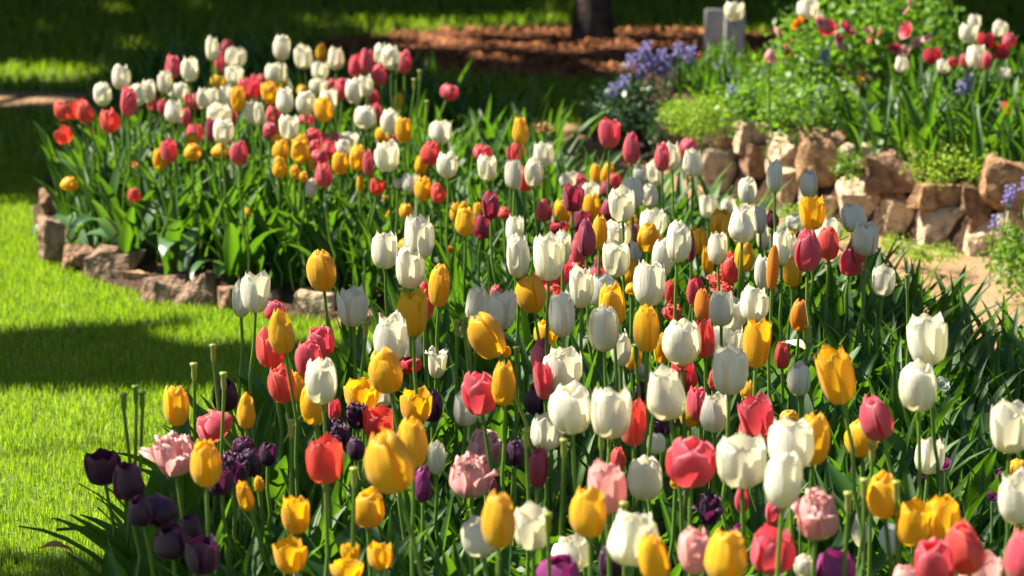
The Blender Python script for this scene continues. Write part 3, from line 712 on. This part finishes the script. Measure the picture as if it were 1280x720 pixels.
# ------------------------------------------------------------------ leafy plants with many small leaves
def small_leaves(n, ctr, rad, size, shell=.35, r=rl, flat=.5, nose=True):
    b_v = []; 
    for i in range(n):
        d = Vector((r.gauss(0, 1), r.gauss(0, 1), r.gauss(0, 1))).normalized(); q = (shell + (1 - shell) * r.random() ** .6)
        p = Vector((ctr[0] + d.x * rad[0] * q, ctr[1] + d.y * rad[1] * q, ctr[2] + d.z * rad[2] * q))
        b_v.append(p)
    return b_v
def leafball(mb, pts, size, r=rl, up=.4):
    for p in pts:
        s_ = size * r.uniform(.6, 1.25)
        nrm = Vector((r.gauss(0, 1), r.gauss(0, 1), r.gauss(0, 1) + up)).normalized(); a = nrm.orthogonal().normalized()
        a = (Matrix.Rotation(r.uniform(0, 6.28), 3, nrm) @ a); b = nrm.cross(a)
        V = [p - a * s_ * .5, p + b * s_ * .28 + nrm * s_ * .06 - a * s_ * .05, p + a * s_ * .5, p - b * s_ * .28 + nrm * s_ * .06 - a * s_ * .05]
        mb.add([tuple(v) for v in V], [(0, 1, 2, 3)], np.array([(.5, 0), (1, .5), (.5, 1), (0, .5)]), r.random())
def shrub(name, label, blobs, size, n, mat, stems=6, group=None, kind=None, cat='shrub'):
    c0 = Vector(blobs[0][0]); root = bpy.data.objects.new(name, None); C.objects.link(root); zb = min(b[0][2] - b[1][2] for b in blobs)
    root.location = (c0.x, c0.y, zb); root.empty_display_size = .05
    tag(root, label, cat, group)
    mb = MB(); tot = sum(b[1][0] * b[1][2] for b in blobs)
    for c, rad in blobs:
        k = int(n * rad[0] * rad[2] / tot)
        cl = small_leaves(max(6, k // 14), c, rad, size, .25)                       # sprigs, then leaves round each sprig
        for q in cl:
            leafball(mb, [q + Vector((rl.gauss(0, 1), rl.gauss(0, 1), rl.gauss(0, 1))) * size * 1.1 for _ in range(14)], size)
    for q in range(len(mb.V)): mb.V[q] = mb.V[q] - np.array(root.location)
    ob('leaves', mb.mesh('leaves', mat, False), root)
    for c, rad in blobs:
        for s_ in range(max(2, stems // 2)):
            tip = Vector(c) + Vector((rl.uniform(-.7, .7) * rad[0], rl.uniform(-.7, .7) * rad[1], rad[2] * rl.uniform(.3, .8)))
            b0 = Vector((c[0] + rl.uniform(-.1, .1) * rad[0], c[1], zb))
            V, Fc = tube([b0 - root.location, b0.lerp(tip, .5) + Vector((0, 0, .01)) - root.location, tip - root.location], [.004, .003, .002], 5, False); ob('stem', mesh('stem', V, Fc, M_stem), root)
    return root
def P3(px, py, D): p = at_d(px, py, D); return (p.x, p.y, p.z)
def blob(px, py, D, rx, rz, ry=None): return (P3(px, py, D), (rx * D / F, (ry or rx) * D / F, rz * D / F))
rose = shrub('rose_bush', 'large leafy bush with small pink and red blooms above the rock wall', [blob(1060, 62, 8.9, 95, 70, 60), blob(1000, 95, 8.8, 60, 55, 50), blob(1130, 40, 9.0, 70, 55, 50), blob(1170, 70, 8.9, 50, 50, 40)], .028, 5000, M_shrub, 10)
shrub('leafy_shrub', 'low leafy plant with small glossy leaves over the middle of the wall', [blob(1010, 134, 8.2, 66, 28), blob(945, 130, 8.4, 46, 24)], .022, 2300, M_shrub, 5)
shrub('groundcover_mound', 'bright yellow green groundcover spilling over the wall end', [blob(878, 148, 8.5, 42, 30), blob(845, 140, 8.6, 20, 16)], .010, 3400, M_moss, 4, cat='groundcover')
shrub('groundcover_mound', 'fresh green mat of small leaves trailing above the big brown boulder', [blob(1195, 205, 7.75, 62, 26), blob(1140, 185, 7.95, 40, 16), blob(1240, 190, 7.8, 40, 22)], .012, 3000, M_moss, 4, cat='groundcover')
shrub('groundcover_mound', 'bright mossy cushion at the foot of the square slab', [blob(1165, 318, 7.42, 42, 9), blob(1120, 306, 7.5, 25, 8)], .008, 1500, M_moss, 2, cat='groundcover')
shrub('groundcover_mound', 'small mossy tuft between the shaded tulips and wall foot', [blob(988, 266, 8.0, 18, 9), blob(1050, 290, 7.75, 22, 9)], .008, 800, M_moss, 2, cat='groundcover')
shrub('trailing_plant', 'trailing grey green plant hanging between orange block and leaning slab', [blob(1062, 208, 7.85, 17, 17)], .014, 260, M_shrub, 3, cat='plant')
shrub('leafy_plant', 'light green leafy plant at the right edge before the wall', [blob(1262, 318, 7.1, 28, 26), blob(1290, 350, 7.0, 40, 24)], .016, 1200, M_shrub, 4, cat='plant')
shrub('dark_shrub', 'dark green leafy mound below the bluebells', [blob(800, 130, 9.1, 52, 34), blob(762, 150, 9.0, 30, 25), blob(830, 160, 8.8, 25, 20)], .022, 2200, M_darkleaf, 6)
leaf_mass('raised_bed_leaves', 2200, None, NARROW + BROAD[:4], (.12, .24), WALLZ, M_leaf, 'green strap leaves of the bulbs in the raised bed', .3, wpoly=[tuple(at_d(x, y, D)[:2]) for x, y, D in [(1060, 200, 7.95), (1150, 200, 7.78), (1400, 200, 7.4), (1500, 100, 9.2), (1280, 60, 9.4), (1190, 60, 9.2), (1120, 150, 8.4), (1060, 150, 8.3)]], skip=.9)
leaf_mass('raised_bed_leaves', 500, None, NARROW, (.10, .18), .17, M_leaf, 'bright strap leaves of the bluebells at the end of the raised bed', .3, wpoly=[tuple(at_d(x, y, D)[:2]) for x, y, D in [(840, 110, 9.2), (850, 130, 8.9), (960, 150, 8.6), (970, 100, 9.2), (900, 80, 9.5)]], skip=0)
# blooms on the rose bush are its parts
def rosette(px, py, D, r_, col, parent, name='flower'):
    p = at_d(px, py, D); b = MB(); rr = random.Random(int(px * 7 + py))
    for ring, (rad, tilt, nn) in enumerate([(1, .5, 6), (.7, .9, 5), (.4, 1.25, 4)]):
        for k in range(nn):
            a = 2 * pi * (k + ring * .5) / nn + rr.uniform(-.15, .15)
            V = []
            for i in range(4):
                for j in range(4):
                    v = i / 3; u = (j / 3 - .5) * 2; r0 = rad * v; hw = .55 * rad * sin(pi * min(.92, .15 + v * .75))
                    x = r0 * cos(tilt); z = r0 * sin(tilt) * .8 + .1 * u * u * rad; y = u * hw
                    V.append((x * cos(a) - y * sin(a), x * sin(a) + y * cos(a), z))
            b.add(np.array(V) * r_ * D / F, grid_faces(4, 4), np.stack(np.meshgrid(np.linspace(0, 1, 4), np.linspace(0, 1, 4)), -1).reshape(-1, 2))
    o = ob(name, b.mesh(name, PM[col]), parent, p - (parent.location if parent else Vector()), (rr.uniform(.7, 1.35), rr.uniform(-.5, .5), rr.uniform(0, 6)))
    return o
for x, y, c, r_ in [(702, 155, 'r', 36), (385, 155, 'k', 36), (300, 145, 'r', 36), (160, 125, 'o', 30), (700, 20, 'p', 26), (745, 220, 'k', 22), (800, 200, 'k', 24), (610, 245, 'k', 20), (635, 245, 'r', 22),
                    (680, 255, 'p', 22), (495, 160, 'k', 20), (565, 165, 'r', 18), (515, 205, 'k', 16), (85, 245, 'r', 24), (335, 215, 'p', 40), (255, 115, 'p', 28), (40, 170, 'p', 26), (375, 200, 'r', 18), (60, 160, 'p', 16), (700, 60, 'p', 20), (115, 215, 'r', 14)]:
    rosette(960 + x / 4, y / 4, 8.3, r_ / 2.6, {'r': 'k', 'k': 'p'}.get(c, c) if (x + y) % 3 else c, rose)
# small low bedding flowers
def bedding(px, py, D, r_, col, label, name='pansy', group='small bedding flowers'):
    p = at_d(px, py, D); z0 = WALLZ if in_poly([(p.x, p.y)], RAISE)[0] else .04
    root = bpy.data.objects.new(name, None); C.objects.link(root); root.location = (p.x, p.y, min(z0, p.z - .04)); root.empty_display_size = .02
    tag(root, label, 'flower', group)
    V, Fc = tube([(0, 0, 0), (.004, 0, (p.z - root.location.z) * .5), p - root.location], .002, 5, False)
    ob('stem', mesh('stem', V, Fc, M_stem), root)
    f = rosette(px, py, D, r_, col, root, 'bloom')
for px, py, r_, c, lb in [(1075, 101, 6, 'y', 'yellow pansy beneath the pink blooming bush'), (989, 71, 5, 'y', 'small yellow flower by the coral blooms of the bush'), (1051, 85, 4, 'o', 'tiny orange flower low in the bush'), (1060, 97, 4, 'o', 'tiny orange flower beside the yellow pansy')]:
    bedding(px, py, 8.3, r_, c, lb)
for px, py, r_, c, lb in [(308, 267, 8, 'y', 'yellow pansy low in the back bed leaves'), (562, 313, 6, 'o', 'orange pansy behind the tall white pair'), (250, 206, 5, 'y', 'small yellow flower under the yellow and rose tulips'), (168, 206, 5, 'o', 'small orange flower in the back bed leaves'),
                          (285, 220, 5, 'y', 'yellow flower between stems in the back bed'), (480, 248, 5, 'o', 'orange flower between stems behind the white pair'), (487, 268, 6, 'y', 'yellow flower low behind the white pair'), (115, 165, 4, 'o', 'tiny orange flower under the coral tulips')]:
    D = (CAMH - .22) / tan(PITCH + atan((py - 360) / F)); bedding(px, py, D, r_, c, lb)
for px, py, r_, c, lb in [(798, 468, 17, 'w', 'cream pansy low between the white tulips'), (1176, 482, 12, 'w', 'cream pansy behind the two big white tulips'), (1182, 582, 11, 'v', 'violet flower beside the small white cupped tulip'), (1068, 586, 7, 'v', 'violet flower in the strap leaves'),
                          (1080, 582, 5, 'v', 'smaller violet flower next to its twin'), (1152, 603, 9, 'd', 'dark violet flower below the small white tulip'), (1240, 622, 8, 'v', 'violet flower near the right edge'), (1250, 594, 6, 'v', 'small violet flower under the yellow tulip at the edge'), (1000, 645, 9, 'p', 'pale flower half hidden at the bottom')]:
    D = (CAMH - .26) / tan(PITCH + atan((py - 360) / F)); bedding(px, py, D, r_, c, lb)

# ------------------------------------------------------------------ bluebells
def bluebell(px, py, D, label, hh=.16, s=1.):
    p = at_d(px, py, D); z0 = WALLZ if D < 9.2 and in_poly([(p.x, p.y)], RAISE)[0] else .02
    root = bpy.data.objects.new('bluebell', None); C.objects.link(root); root.location = (p.x, p.y, min(z0, p.z - .06)); root.empty_display_size = .02
    tag(root, label, 'bluebell', 'bluebells in the raised bed')
    zt = p.z + .035 * s - root.location.z; bend = rl.uniform(-.02, .02)
    V, Fc = tube([(0, 0, 0), (0, 0, zt * .6), (bend, 0, zt)], .0022, 5, False); ob('stem', mesh('stem', V, Fc, M_stem), root)
    b = MB()
    for k in range(12):
        z = zt - k * .0062 * s; a = k * 2.4; r0 = (.007 + .0008 * k) * s
        c = Vector((bend * (z / zt) ** 3 + cos(a) * r0, sin(a) * r0, z)); ax = Vector((cos(a), sin(a), -.7)).normalized(); L_ = .015 * s
        e1 = ax.orthogonal().normalized(); e2 = ax.cross(e1); V = []; UV = []
        for i, (t_, rr) in enumerate([(0, .15), (.35, .34), (.75, .36), (1, .6)]):
            for q in range(7):
                an = 2 * pi * q / 6; V.append(tuple(c + ax * L_ * t_ + (e1 * cos(an) + e2 * sin(an)) * rr * L_)); UV.append((q / 6, t_))
        b.add(V, grid_faces(4, 7), np.array(UV), 0)
    ob('bells', b.mesh('bells', M_blue), root)
bb = [(789, 76, 'leftmost tall bluebell of the clump by the mulch'), (803, 60, 'tallest bluebell of the clump by the mulch'), (802, 68, 'bluebell just beneath the tallest one'), (800, 88, 'low pale bluebell under the tallest one'), (817, 82, 'bluebell low in the middle of the clump'), (834, 70, 'pale bluebell in the middle of the clump'),
      (848, 62, 'tall bluebell at the right side of the clump'), (856, 68, 'bluebell beside the tall right one'), (864, 66, 'rightmost bluebell of the clump by the grey boards'), (842, 82, 'lilac bluebell low at the right of the clump'), (776, 102, 'small single bluebell above the dark mound'), (761, 112, 'lowest single bluebell left of the dark mound'),
      (826, 76, 'bluebell leaning in the middle of the clump'), (832, 88, 'short bluebell at the foot of the clump'), (896, 87, 'small bluebell under the grey boards')]
for x, y, lb in bb: bluebell(x, y, 9.0, lb, s=.66)
for x, y, lb, D in [(1033, 116, 'bluebell under the coral blooming bush', 8.2), (1046, 121, 'bluebell right beside the one under the bush', 8.2), (985, 127, 'small lilac bluebell in the leafy low shrub', 8.2), (1014, 135, 'faint lilac bluebell below the bush', 8.2), (1200, 108, 'violet blue bluebell in front of the white and rose tulips', 8.0),
                    (1210, 101, 'taller bluebell beside the violet blue one', 8.0), (920, 112, 'lilac bluebell above the yellow green mound', 8.4), (1026, 70, 'pale lilac bluebell among the bush leaves', 8.3), (1263, 240, 'bluebell before the right wall boulder', 7.2), (1275, 230, 'bluebell at the right edge of the photo', 7.2), (1240, 277, 'single drooping bluebell in front of the pale orange slab', 7.2), (1255, 246, 'lower bluebell before the right wall boulder', 7.2)]:
    bluebell(x, y, D, lb, s=.55)

# ------------------------------------------------------------------ spent stems with seed pods
PODS = [(155, 515, 'dark', 'left dark spent stem of the three against the lawn'), (170, 505, 'dark', 'tallest middle dark spent stem of the three against the lawn'), (178, 512, 'dark', 'right dark spent stem of the three against the lawn'), (243, 476, '', 'single spent stem between the yellow tulip and dark purple one'),
        (267, 452, '', 'tall spent stem in front of the dark purple tulip'), (280, 488, '', 'short spent stem overlapping the dark purple tulip'), (495, 94, '', 'yellowish spent stem under the coral tulip of the back bed'), (525, 101, '', 'spent stem right of the back bed blooms'), (518, 112, '', 'shorter spent stem right of the back bed blooms'),
        (534, 140, '', 'spent stem near the drooping rose tulip'), (457, 422, '', 'spent stem beside the large shaded white tulip'), (571, 421, '', 'spent stem left of the pair near the brown stone'), (581, 418, '', 'spent stem before the large brown stone'), (587, 436, '', 'bent spent stem before the large brown stone'),
        (364, 548, '', 'yellowish spent stem at the coral cupped tulip'), (443, 610, '', 'spent stem overlapping the low yellow tulip'), (658, 560, '', 'spent stem by the dark purple tulip at centre'), (705, 573, '', 'spent stem above the pale pink tulip'), (752, 563, '', 'thick pale spent stem left of the shaded white tulip'),
        (780, 654, '', 'spent stem in front of the wide white tulip'), (685, 668, '', 'stout pale spent stem between white tulips at bottom'), (1080, 624, '', 'pale spent stem left of the yellow tulip'), (1120, 627, '', 'pale spent stem right of the yellow tulip'), (1060, 641, '', 'bent green spent stem right of the frilly pink tulip'),
        (1090, 577, '', 'short spent stem above the yellow tulip'), (818, 508, 'dark', 'dark spent stem between the white tulips'), (646, 455, 'dark', 'dark curled spent stem beside the plum tulip'), (795, 452, 'dark', 'withered purple stem above the cream pansy'), (1010, 428, '', 'thin spent stem by the fallen white petal'), (1134, 362, '', 'thin spent stem right of the small white tulip')]
for px, py, kd, lb in PODS:
    D = (CAMH - .42) / tan(PITCH + atan((py - 360) / F)); p = at_d(px, py, D)
    root = bpy.data.objects.new('spent_stem', None); C.objects.link(root); root.location = (p.x + rl.uniform(-.02, .02), p.y, .04); root.empty_display_size = .02
    tag(root, lb, 'flower stem', 'spent flower stems without petals')
    q = p - root.location
    V, Fc = tube([(0, 0, 0), (q.x * .3 + rl.uniform(-.012, .012), 0, q.z * .4), (q.x * .8 + rl.uniform(-.012, .012), 0, q.z * .75), q], [.003, .003, .0027, .0026], 6, False); ob('stem', mesh('stem', V, Fc, M_stem), root)
    hs = .028
    V, Fc = tube([q, q + Vector((0, 0, hs * .25)), q + Vector((0, 0, hs * .75)), q + Vector((0, 0, hs * .85)), q + Vector((0, 0, hs * 1.0)), q + Vector((0, 0, hs * 1.02))], [.0028, .0045, .0042, .0055, .0066, .002], 7, False)
    ob('seed_pod', mesh('seed_pod', V, Fc, M_pod if kd != 'dark' else M_stem), root)
# dried flower at centre top
root = bpy.data.objects.new('dried_flower', None); C.objects.link(root); p = at_d(680, 160, 7.3); root.location = (p.x, p.y, .04); tag(root, 'withered brown flower head beside the tall yellow tulip', 'flower')
V, Fc = tube([(0, 0, 0), (0, 0, (p.z - .04) * .6), p - root.location], .003, 6, False); ob('stem', mesh('stem', V, Fc, M_stem), root)
b = MB(); leafball(b, [p - root.location + Vector((rl.gauss(0, .010), rl.gauss(0, .008), rl.gauss(0, .006))) for _ in range(60)], .016); ob('withered_petals', b.mesh('withered_petals', M_dry, False), root)
# fallen white petal and dry leaf
def flat_leaf(name, px, py, z, L_, wd, mat, label, cat, rot):
    V, UV = leaf_geo(L_, wd, .9, .5, .1, 9, 5, .3); D = (CAMH - z) / tan(PITCH + atan((py - 360) / F)); p = at_d(px, py, D)
    return tag(ob(name, mesh(name, V, grid_faces(9, 5), mat, True, UV), None, p, rot), label, cat)
flat_leaf('fallen_petal', 1006, 437, .30, .05, .028, PM['w'], 'single fallen white petal caught on a leaf', 'petal', (0, 1.1, 2.6))
flat_leaf('fallen_petal', 1112, 694, .22, .055, .035, PM['w'], 'drooping white petal between the pale spent stems', 'petal', (0, .2, 1.5))
flat_leaf('fallen_petal', 1077, 682, .22, .05, .03, PM['w'], 'small white petal beside the drooping one', 'petal', (0, -.4, 1.2))
flat_leaf('fallen_leaf', 48, 686, .03, .06, .025, M_dry, 'curled tan dead leaf lying on the lawn', 'leaf', (0, 1.35, .3))

# ------------------------------------------------------------------ grey boards behind the raised bed
for x0, y0, x1, y1, lb in [(880, 18, 904, 74, 'left upright grey marker board behind the bluebells'), (905, 22, 930, 76, 'right upright grey marker board behind the white tulip')]:
    D = to_px(on_z((x0 + x1) / 2, y1))[2]; p = at_d((x0 + x1) / 2, (y0 + y1) / 2, D); bm = bmesh.new(); bmesh.ops.create_cube(bm, size=1)
    for v in bm.verts: v.co = Vector((v.co.x * (x1 - x0) * D / F, v.co.y * .02, v.co.z * ((y1 - y0) * D / F + .04)))
    bmesh.ops.bevel(bm, geom=bm.edges[:], offset=.003, segments=2, affect='EDGES')
    me = bpy.data.meshes.new('marker_board'); bm.to_mesh(me); bm.free(); me.materials.append(M_board)
    tag(ob('marker_board', me, None, p, (0, radians(2), .15)), lb, 'marker', 'grey marker boards')

# ------------------------------------------------------------------ trees
def limb(mb, a, b, r0, r1, kn=4, j=.06):
    pts = [a.lerp(b, k / kn) + Vector((rl.gauss(0, j), rl.gauss(0, j), 0)) * (1 if 0 < k < kn else 0) for k in range(kn + 1)]
    V, Fc = tube(pts, [r0 + (r1 - r0) * k / kn for k in range(kn + 1)], 10, False); mb.add(V, Fc)
LIT = []                                                     # world points the sun reaches: (point, clear radius)
for t in T:
    if not t['shade'] and t['col'] != 'd' :
        LIT.append((t['pos'], .052))
        if t['y'] < 300: LIT.append((t['pos'].lerp(t['g'], .6), .06))
def litpx(pts, r_, z=0.):
    for x, y in pts: LIT.append((on_z(x, y, z), r_))
litpx([(x, y) for x in range(0, 100, 18) for y in (90, 100)], .06)          # lit patches on the far lawn
litpx([(x, 128) for x in range(-60, 70, 20)], .07)
litpx([(x, 34 - (x - 500) * .03) for x in range(510, 700, 20)], .055)
litpx([(x, 32) for x in range(390, 500, 30)], .03)
litpx([(150, 15), (40, 35), (260, 10), (700, 12), (190, 60)], .035)
litpx([(x, 45) for x in range(500, 960, 22)], .075)
litpx([(530, 62), (560, 52), (590, 58), (660, 62), (700, 66), (745, 60), (790, 62), (630, 75), (780, 90), (850, 60), (700, 160), (650, 180), (690, 175)], .06)
LIT += [(at_d(x, y, 11.0), .07) for x in (885, 898, 912, 926) for y in (25, 45, 65)]
LIT += [(at_d(718, 5, 11.4), .035), (at_d(733, 14, 11.4), .04), (at_d(733, 24, 11.4), .03)]
for x in range(-30, 330, 24):                                # sunny lawn above and below the shadow band
    for y in range(262, 400, 12):
        if y < 392 + 14 * sin(x / 50): litpx([(x, y)], .09)
    for y in range(508, 680, 16): litpx([(x, y)], .09)
for x in range(330, 420, 22):
    for y in range(510, 600, 16): litpx([(x, y)], .08)
litpx([(400, 390), (430, 395), (460, 400), (290, 408), (250, 422), (330, 420)], .06)
for x in range(860, 1300, 28):
    for z in (.05, .2, .35):
        yy = wall_D(x, 260); LIT.append((at_d(x, 100, yy + .0) * 1.0, .12)) if False else None
        LIT.append((Vector((ray(x, 250).x * yy, ray(x, 250).y * yy, z)), .14))
        LIT.append((Vector((ray(x, 250).x * (yy + .6), ray(x, 250).y * (yy + .6), z + .15)), .17))
        LIT.append((Vector((ray(x, 250).x * (yy + 1.1), ray(x, 250).y * (yy + 1.1), z + .15)), .17))
for x in range(840, 1330, 30):
    for y in range(0, 200, 26): LIT.append((at_d(x, y, 8.75 - (y > 110) * .4), .13))
for x in range(740, 900, 25): LIT.append((at_d(x, 75, 9.0), .10))
for x in range(40, 660, 30):                                  # the back bed's leaves
    for y in range(190, 290, 30): LIT.append((on_z(x, y, .15), .10))
LP = np.array([tuple(p) for p, r_ in LIT]); LR = np.array([r_ for p, r_ in LIT]); SV = np.array(S)
LPp = LP - (LP @ SV)[:, None] * SV
def clear(Q, size):
    size = min(size, .17)                                          # keep only leaves whose shadow misses the lit points
    Qp = Q - (Q @ SV)[:, None] * SV; ok = np.ones(len(Q), bool)
    for i in range(0, len(Q), 2000):
        d = np.linalg.norm(Qp[i:i + 2000, None, :] - LPp[None], axis=2)
        above = ((Q[i:i + 2000, None, :] - LP[None]) @ SV) > 0
        ok[i:i + 2000] = ~((d < (LR + size * .35)[None]) & above).any(1)
    return Q[ok]
def crown(name, label, trunk_xy, trunk_r, pts, size, parts=()):
    root = bpy.data.objects.new(name, None); C.objects.link(root); root.location = (trunk_xy[0], trunk_xy[1], 0); tag(root, label, 'tree')
    Q = clear(np.asarray(pts), size); n = len(Q)
    nr = NR.normal(size=(n, 3)) + SV * .9; nr /= np.linalg.norm(nr, axis=1)[:, None]
    a = np.cross(nr, NR.normal(size=(n, 3))); a /= np.linalg.norm(a, axis=1)[:, None]; b = np.cross(nr, a)
    s_ = (size * NR.uniform(.7, 1.2, n))[:, None]
    V = np.stack([Q - a * s_ * .5, Q + b * s_ * .36, Q + a * s_ * .5, Q - b * s_ * .36], 1).reshape(-1, 3) - np.array(root.location)
    ob('crown', mesh('crown', V, np.arange(4 * n).reshape(-1, 4), M_tree, False, None, np.repeat(NR.uniform(0, 1, n), 4)), root)
    tb = MB(); top = float(Q[:, 2].mean()); c = Q.mean(0) - np.array(root.location)
    fork = Vector((c[0] * .1, c[1] * .1, min(1.9, top * .5)))
    limb(tb, Vector((0, 0, -.05)), Vector((0, 0, .25)), trunk_r * 1.7, trunk_r, 3, 0); limb(tb, Vector((0, 0, .25)), fork, trunk_r, trunk_r * .8, 4, .01)
    for q in NR.choice(n, 6): limb(tb, fork, Vector(Q[q] - np.array(root.location)), trunk_r * .24, .006, 5, .08)
    ob('trunk', tb.mesh('trunk', M_bark), root)
    return root
def over(poly_xy, n, z, t0, t1):                              # crown points that shade a patch of ground
    xs = [p[0] for p in poly_xy]; ys = [p[1] for p in poly_xy]
    P_ = scatter(n, min(xs), max(xs), min(ys), max(ys), yes=(poly_xy,)); t = NR.uniform(t0, t1, len(P_))
    return np.column_stack([P_, np.full(len(P_), z)]) + t[:, None] * SV
bgp = [(-6, 8.25), (-1.3, 8.3), (-1.05, 9.2), (.2, 8.9), (.5, 9.4), (.9, 10.3), (5, 10.3), (7, 16), (-6, 16)]
crown('shade_tree', 'big dark tree whose shade covers the lawn behind the beds', (-4.6, 7.4), .16, over(bgp, 40000, 0, 5.4, 8.2), .17)
crown('shade_tree', 'unseen tree canopy added over the back lawn to block skylight', (1.5, 17.5), .2, np.column_stack([NR.uniform(-8, 8, 60000), NR.uniform(9.4, 18, 60000), NR.uniform(2.8, 6.2, 60000)]), .26)  # unseen canopy, added to keep skylight off the back lawn
for x_, y_, lb in [(-6.5, 19.5, 'unseen tree added far beyond the lawn at the left to block skylight'), (-2, 20.5, 'unseen tree added far beyond the lawn behind the trunk to block skylight'), (2.5, 19.8, 'unseen tree added far beyond the lawn behind the marker boards to block skylight'), (7, 19, 'unseen tree added far beyond the lawn at the right to block skylight')]:
    crown('sky_block_tree', lb, (x_, y_), .2, np.column_stack([NR.normal(x_, 1.5, 9000), NR.normal(y_, .6, 9000), NR.uniform(.1, 7.5, 9000)]), .30)  # unseen row of trees, added to darken the background shade
crown('sky_block_tree', 'unseen tree added beyond the raised bed at the far right to block skylight', (6.5, 12), .2, np.column_stack([NR.normal(6.8, .5, 12000), NR.normal(12.5, 2.4, 12000), NR.uniform(.1, 6.5, 12000)]), .28)  # unseen leaf wall, added to stop low skylight from the right
crown('sky_block_tree', 'unseen tree added beyond the far left of the lawn to block skylight', (-8, 13), .2, np.column_stack([NR.normal(-8, .7, 14000), NR.normal(13, 2.6, 14000), NR.uniform(.1, 7, 14000)]), .28)  # unseen grove, added to stop low skylight from the left
tr = on_z(741, 52)
crown('tree', 'dark trunked tree standing in the orange mulch ring', (tr.x, tr.y), .058, np.column_stack([NR.normal(tr.x - .3, 1.0, 9000), NR.normal(tr.y + .3, .9, 9000), NR.uniform(2.6, 4.4, 9000)]), .10)
band = W2([(-300, 405), (0, 418), (120, 408), (250, 402), (330, 425), (520, 440), (520, 505), (300, 500), (200, 500), (100, 488), (0, 498), (-300, 500)])
low = W2([(-400, 688), (30, 690), (130, 700), (240, 690), (330, 640), (420, 600), (560, 590), (700, 600), (900, 680), (1000, 1100), (-400, 1100)])
frontp = W2([(585, 440), (690, 330), (770, 335), (900, 375), (1000, 425), (1120, 440), (1400, 520), (1700, 800), (1400, 1200), (150, 1200), (190, 790), (330, 650), (480, 560)], .1)
pts = [over(frontp, 4600, .12, 4.2, 6.2), over(band, 5500, 0, 4.2, 6.0), over(low, 9000, .1, 4.4, 6.0)]
for t in T:
    if t['shade']:
        k = 110; off = NR.normal(size=(k, 3)) * .045; tt = NR.uniform(4.2, 6.2, k)
        pts.append(np.array(t['pos'])[None] + off + tt[:, None] * SV)
        off = NR.normal(size=(30, 3)) * .08; tt = NR.uniform(4.2, 6.2, 30)
        pts.append(np.array(t['pos'].lerp(t['g'], .5))[None] + off + tt[:, None] * SV)
crown('shade_tree', 'light leafed tree casting dappled shade over lawn and front bed', (-5.3, 5.2), .09, np.concatenate(pts), .075)
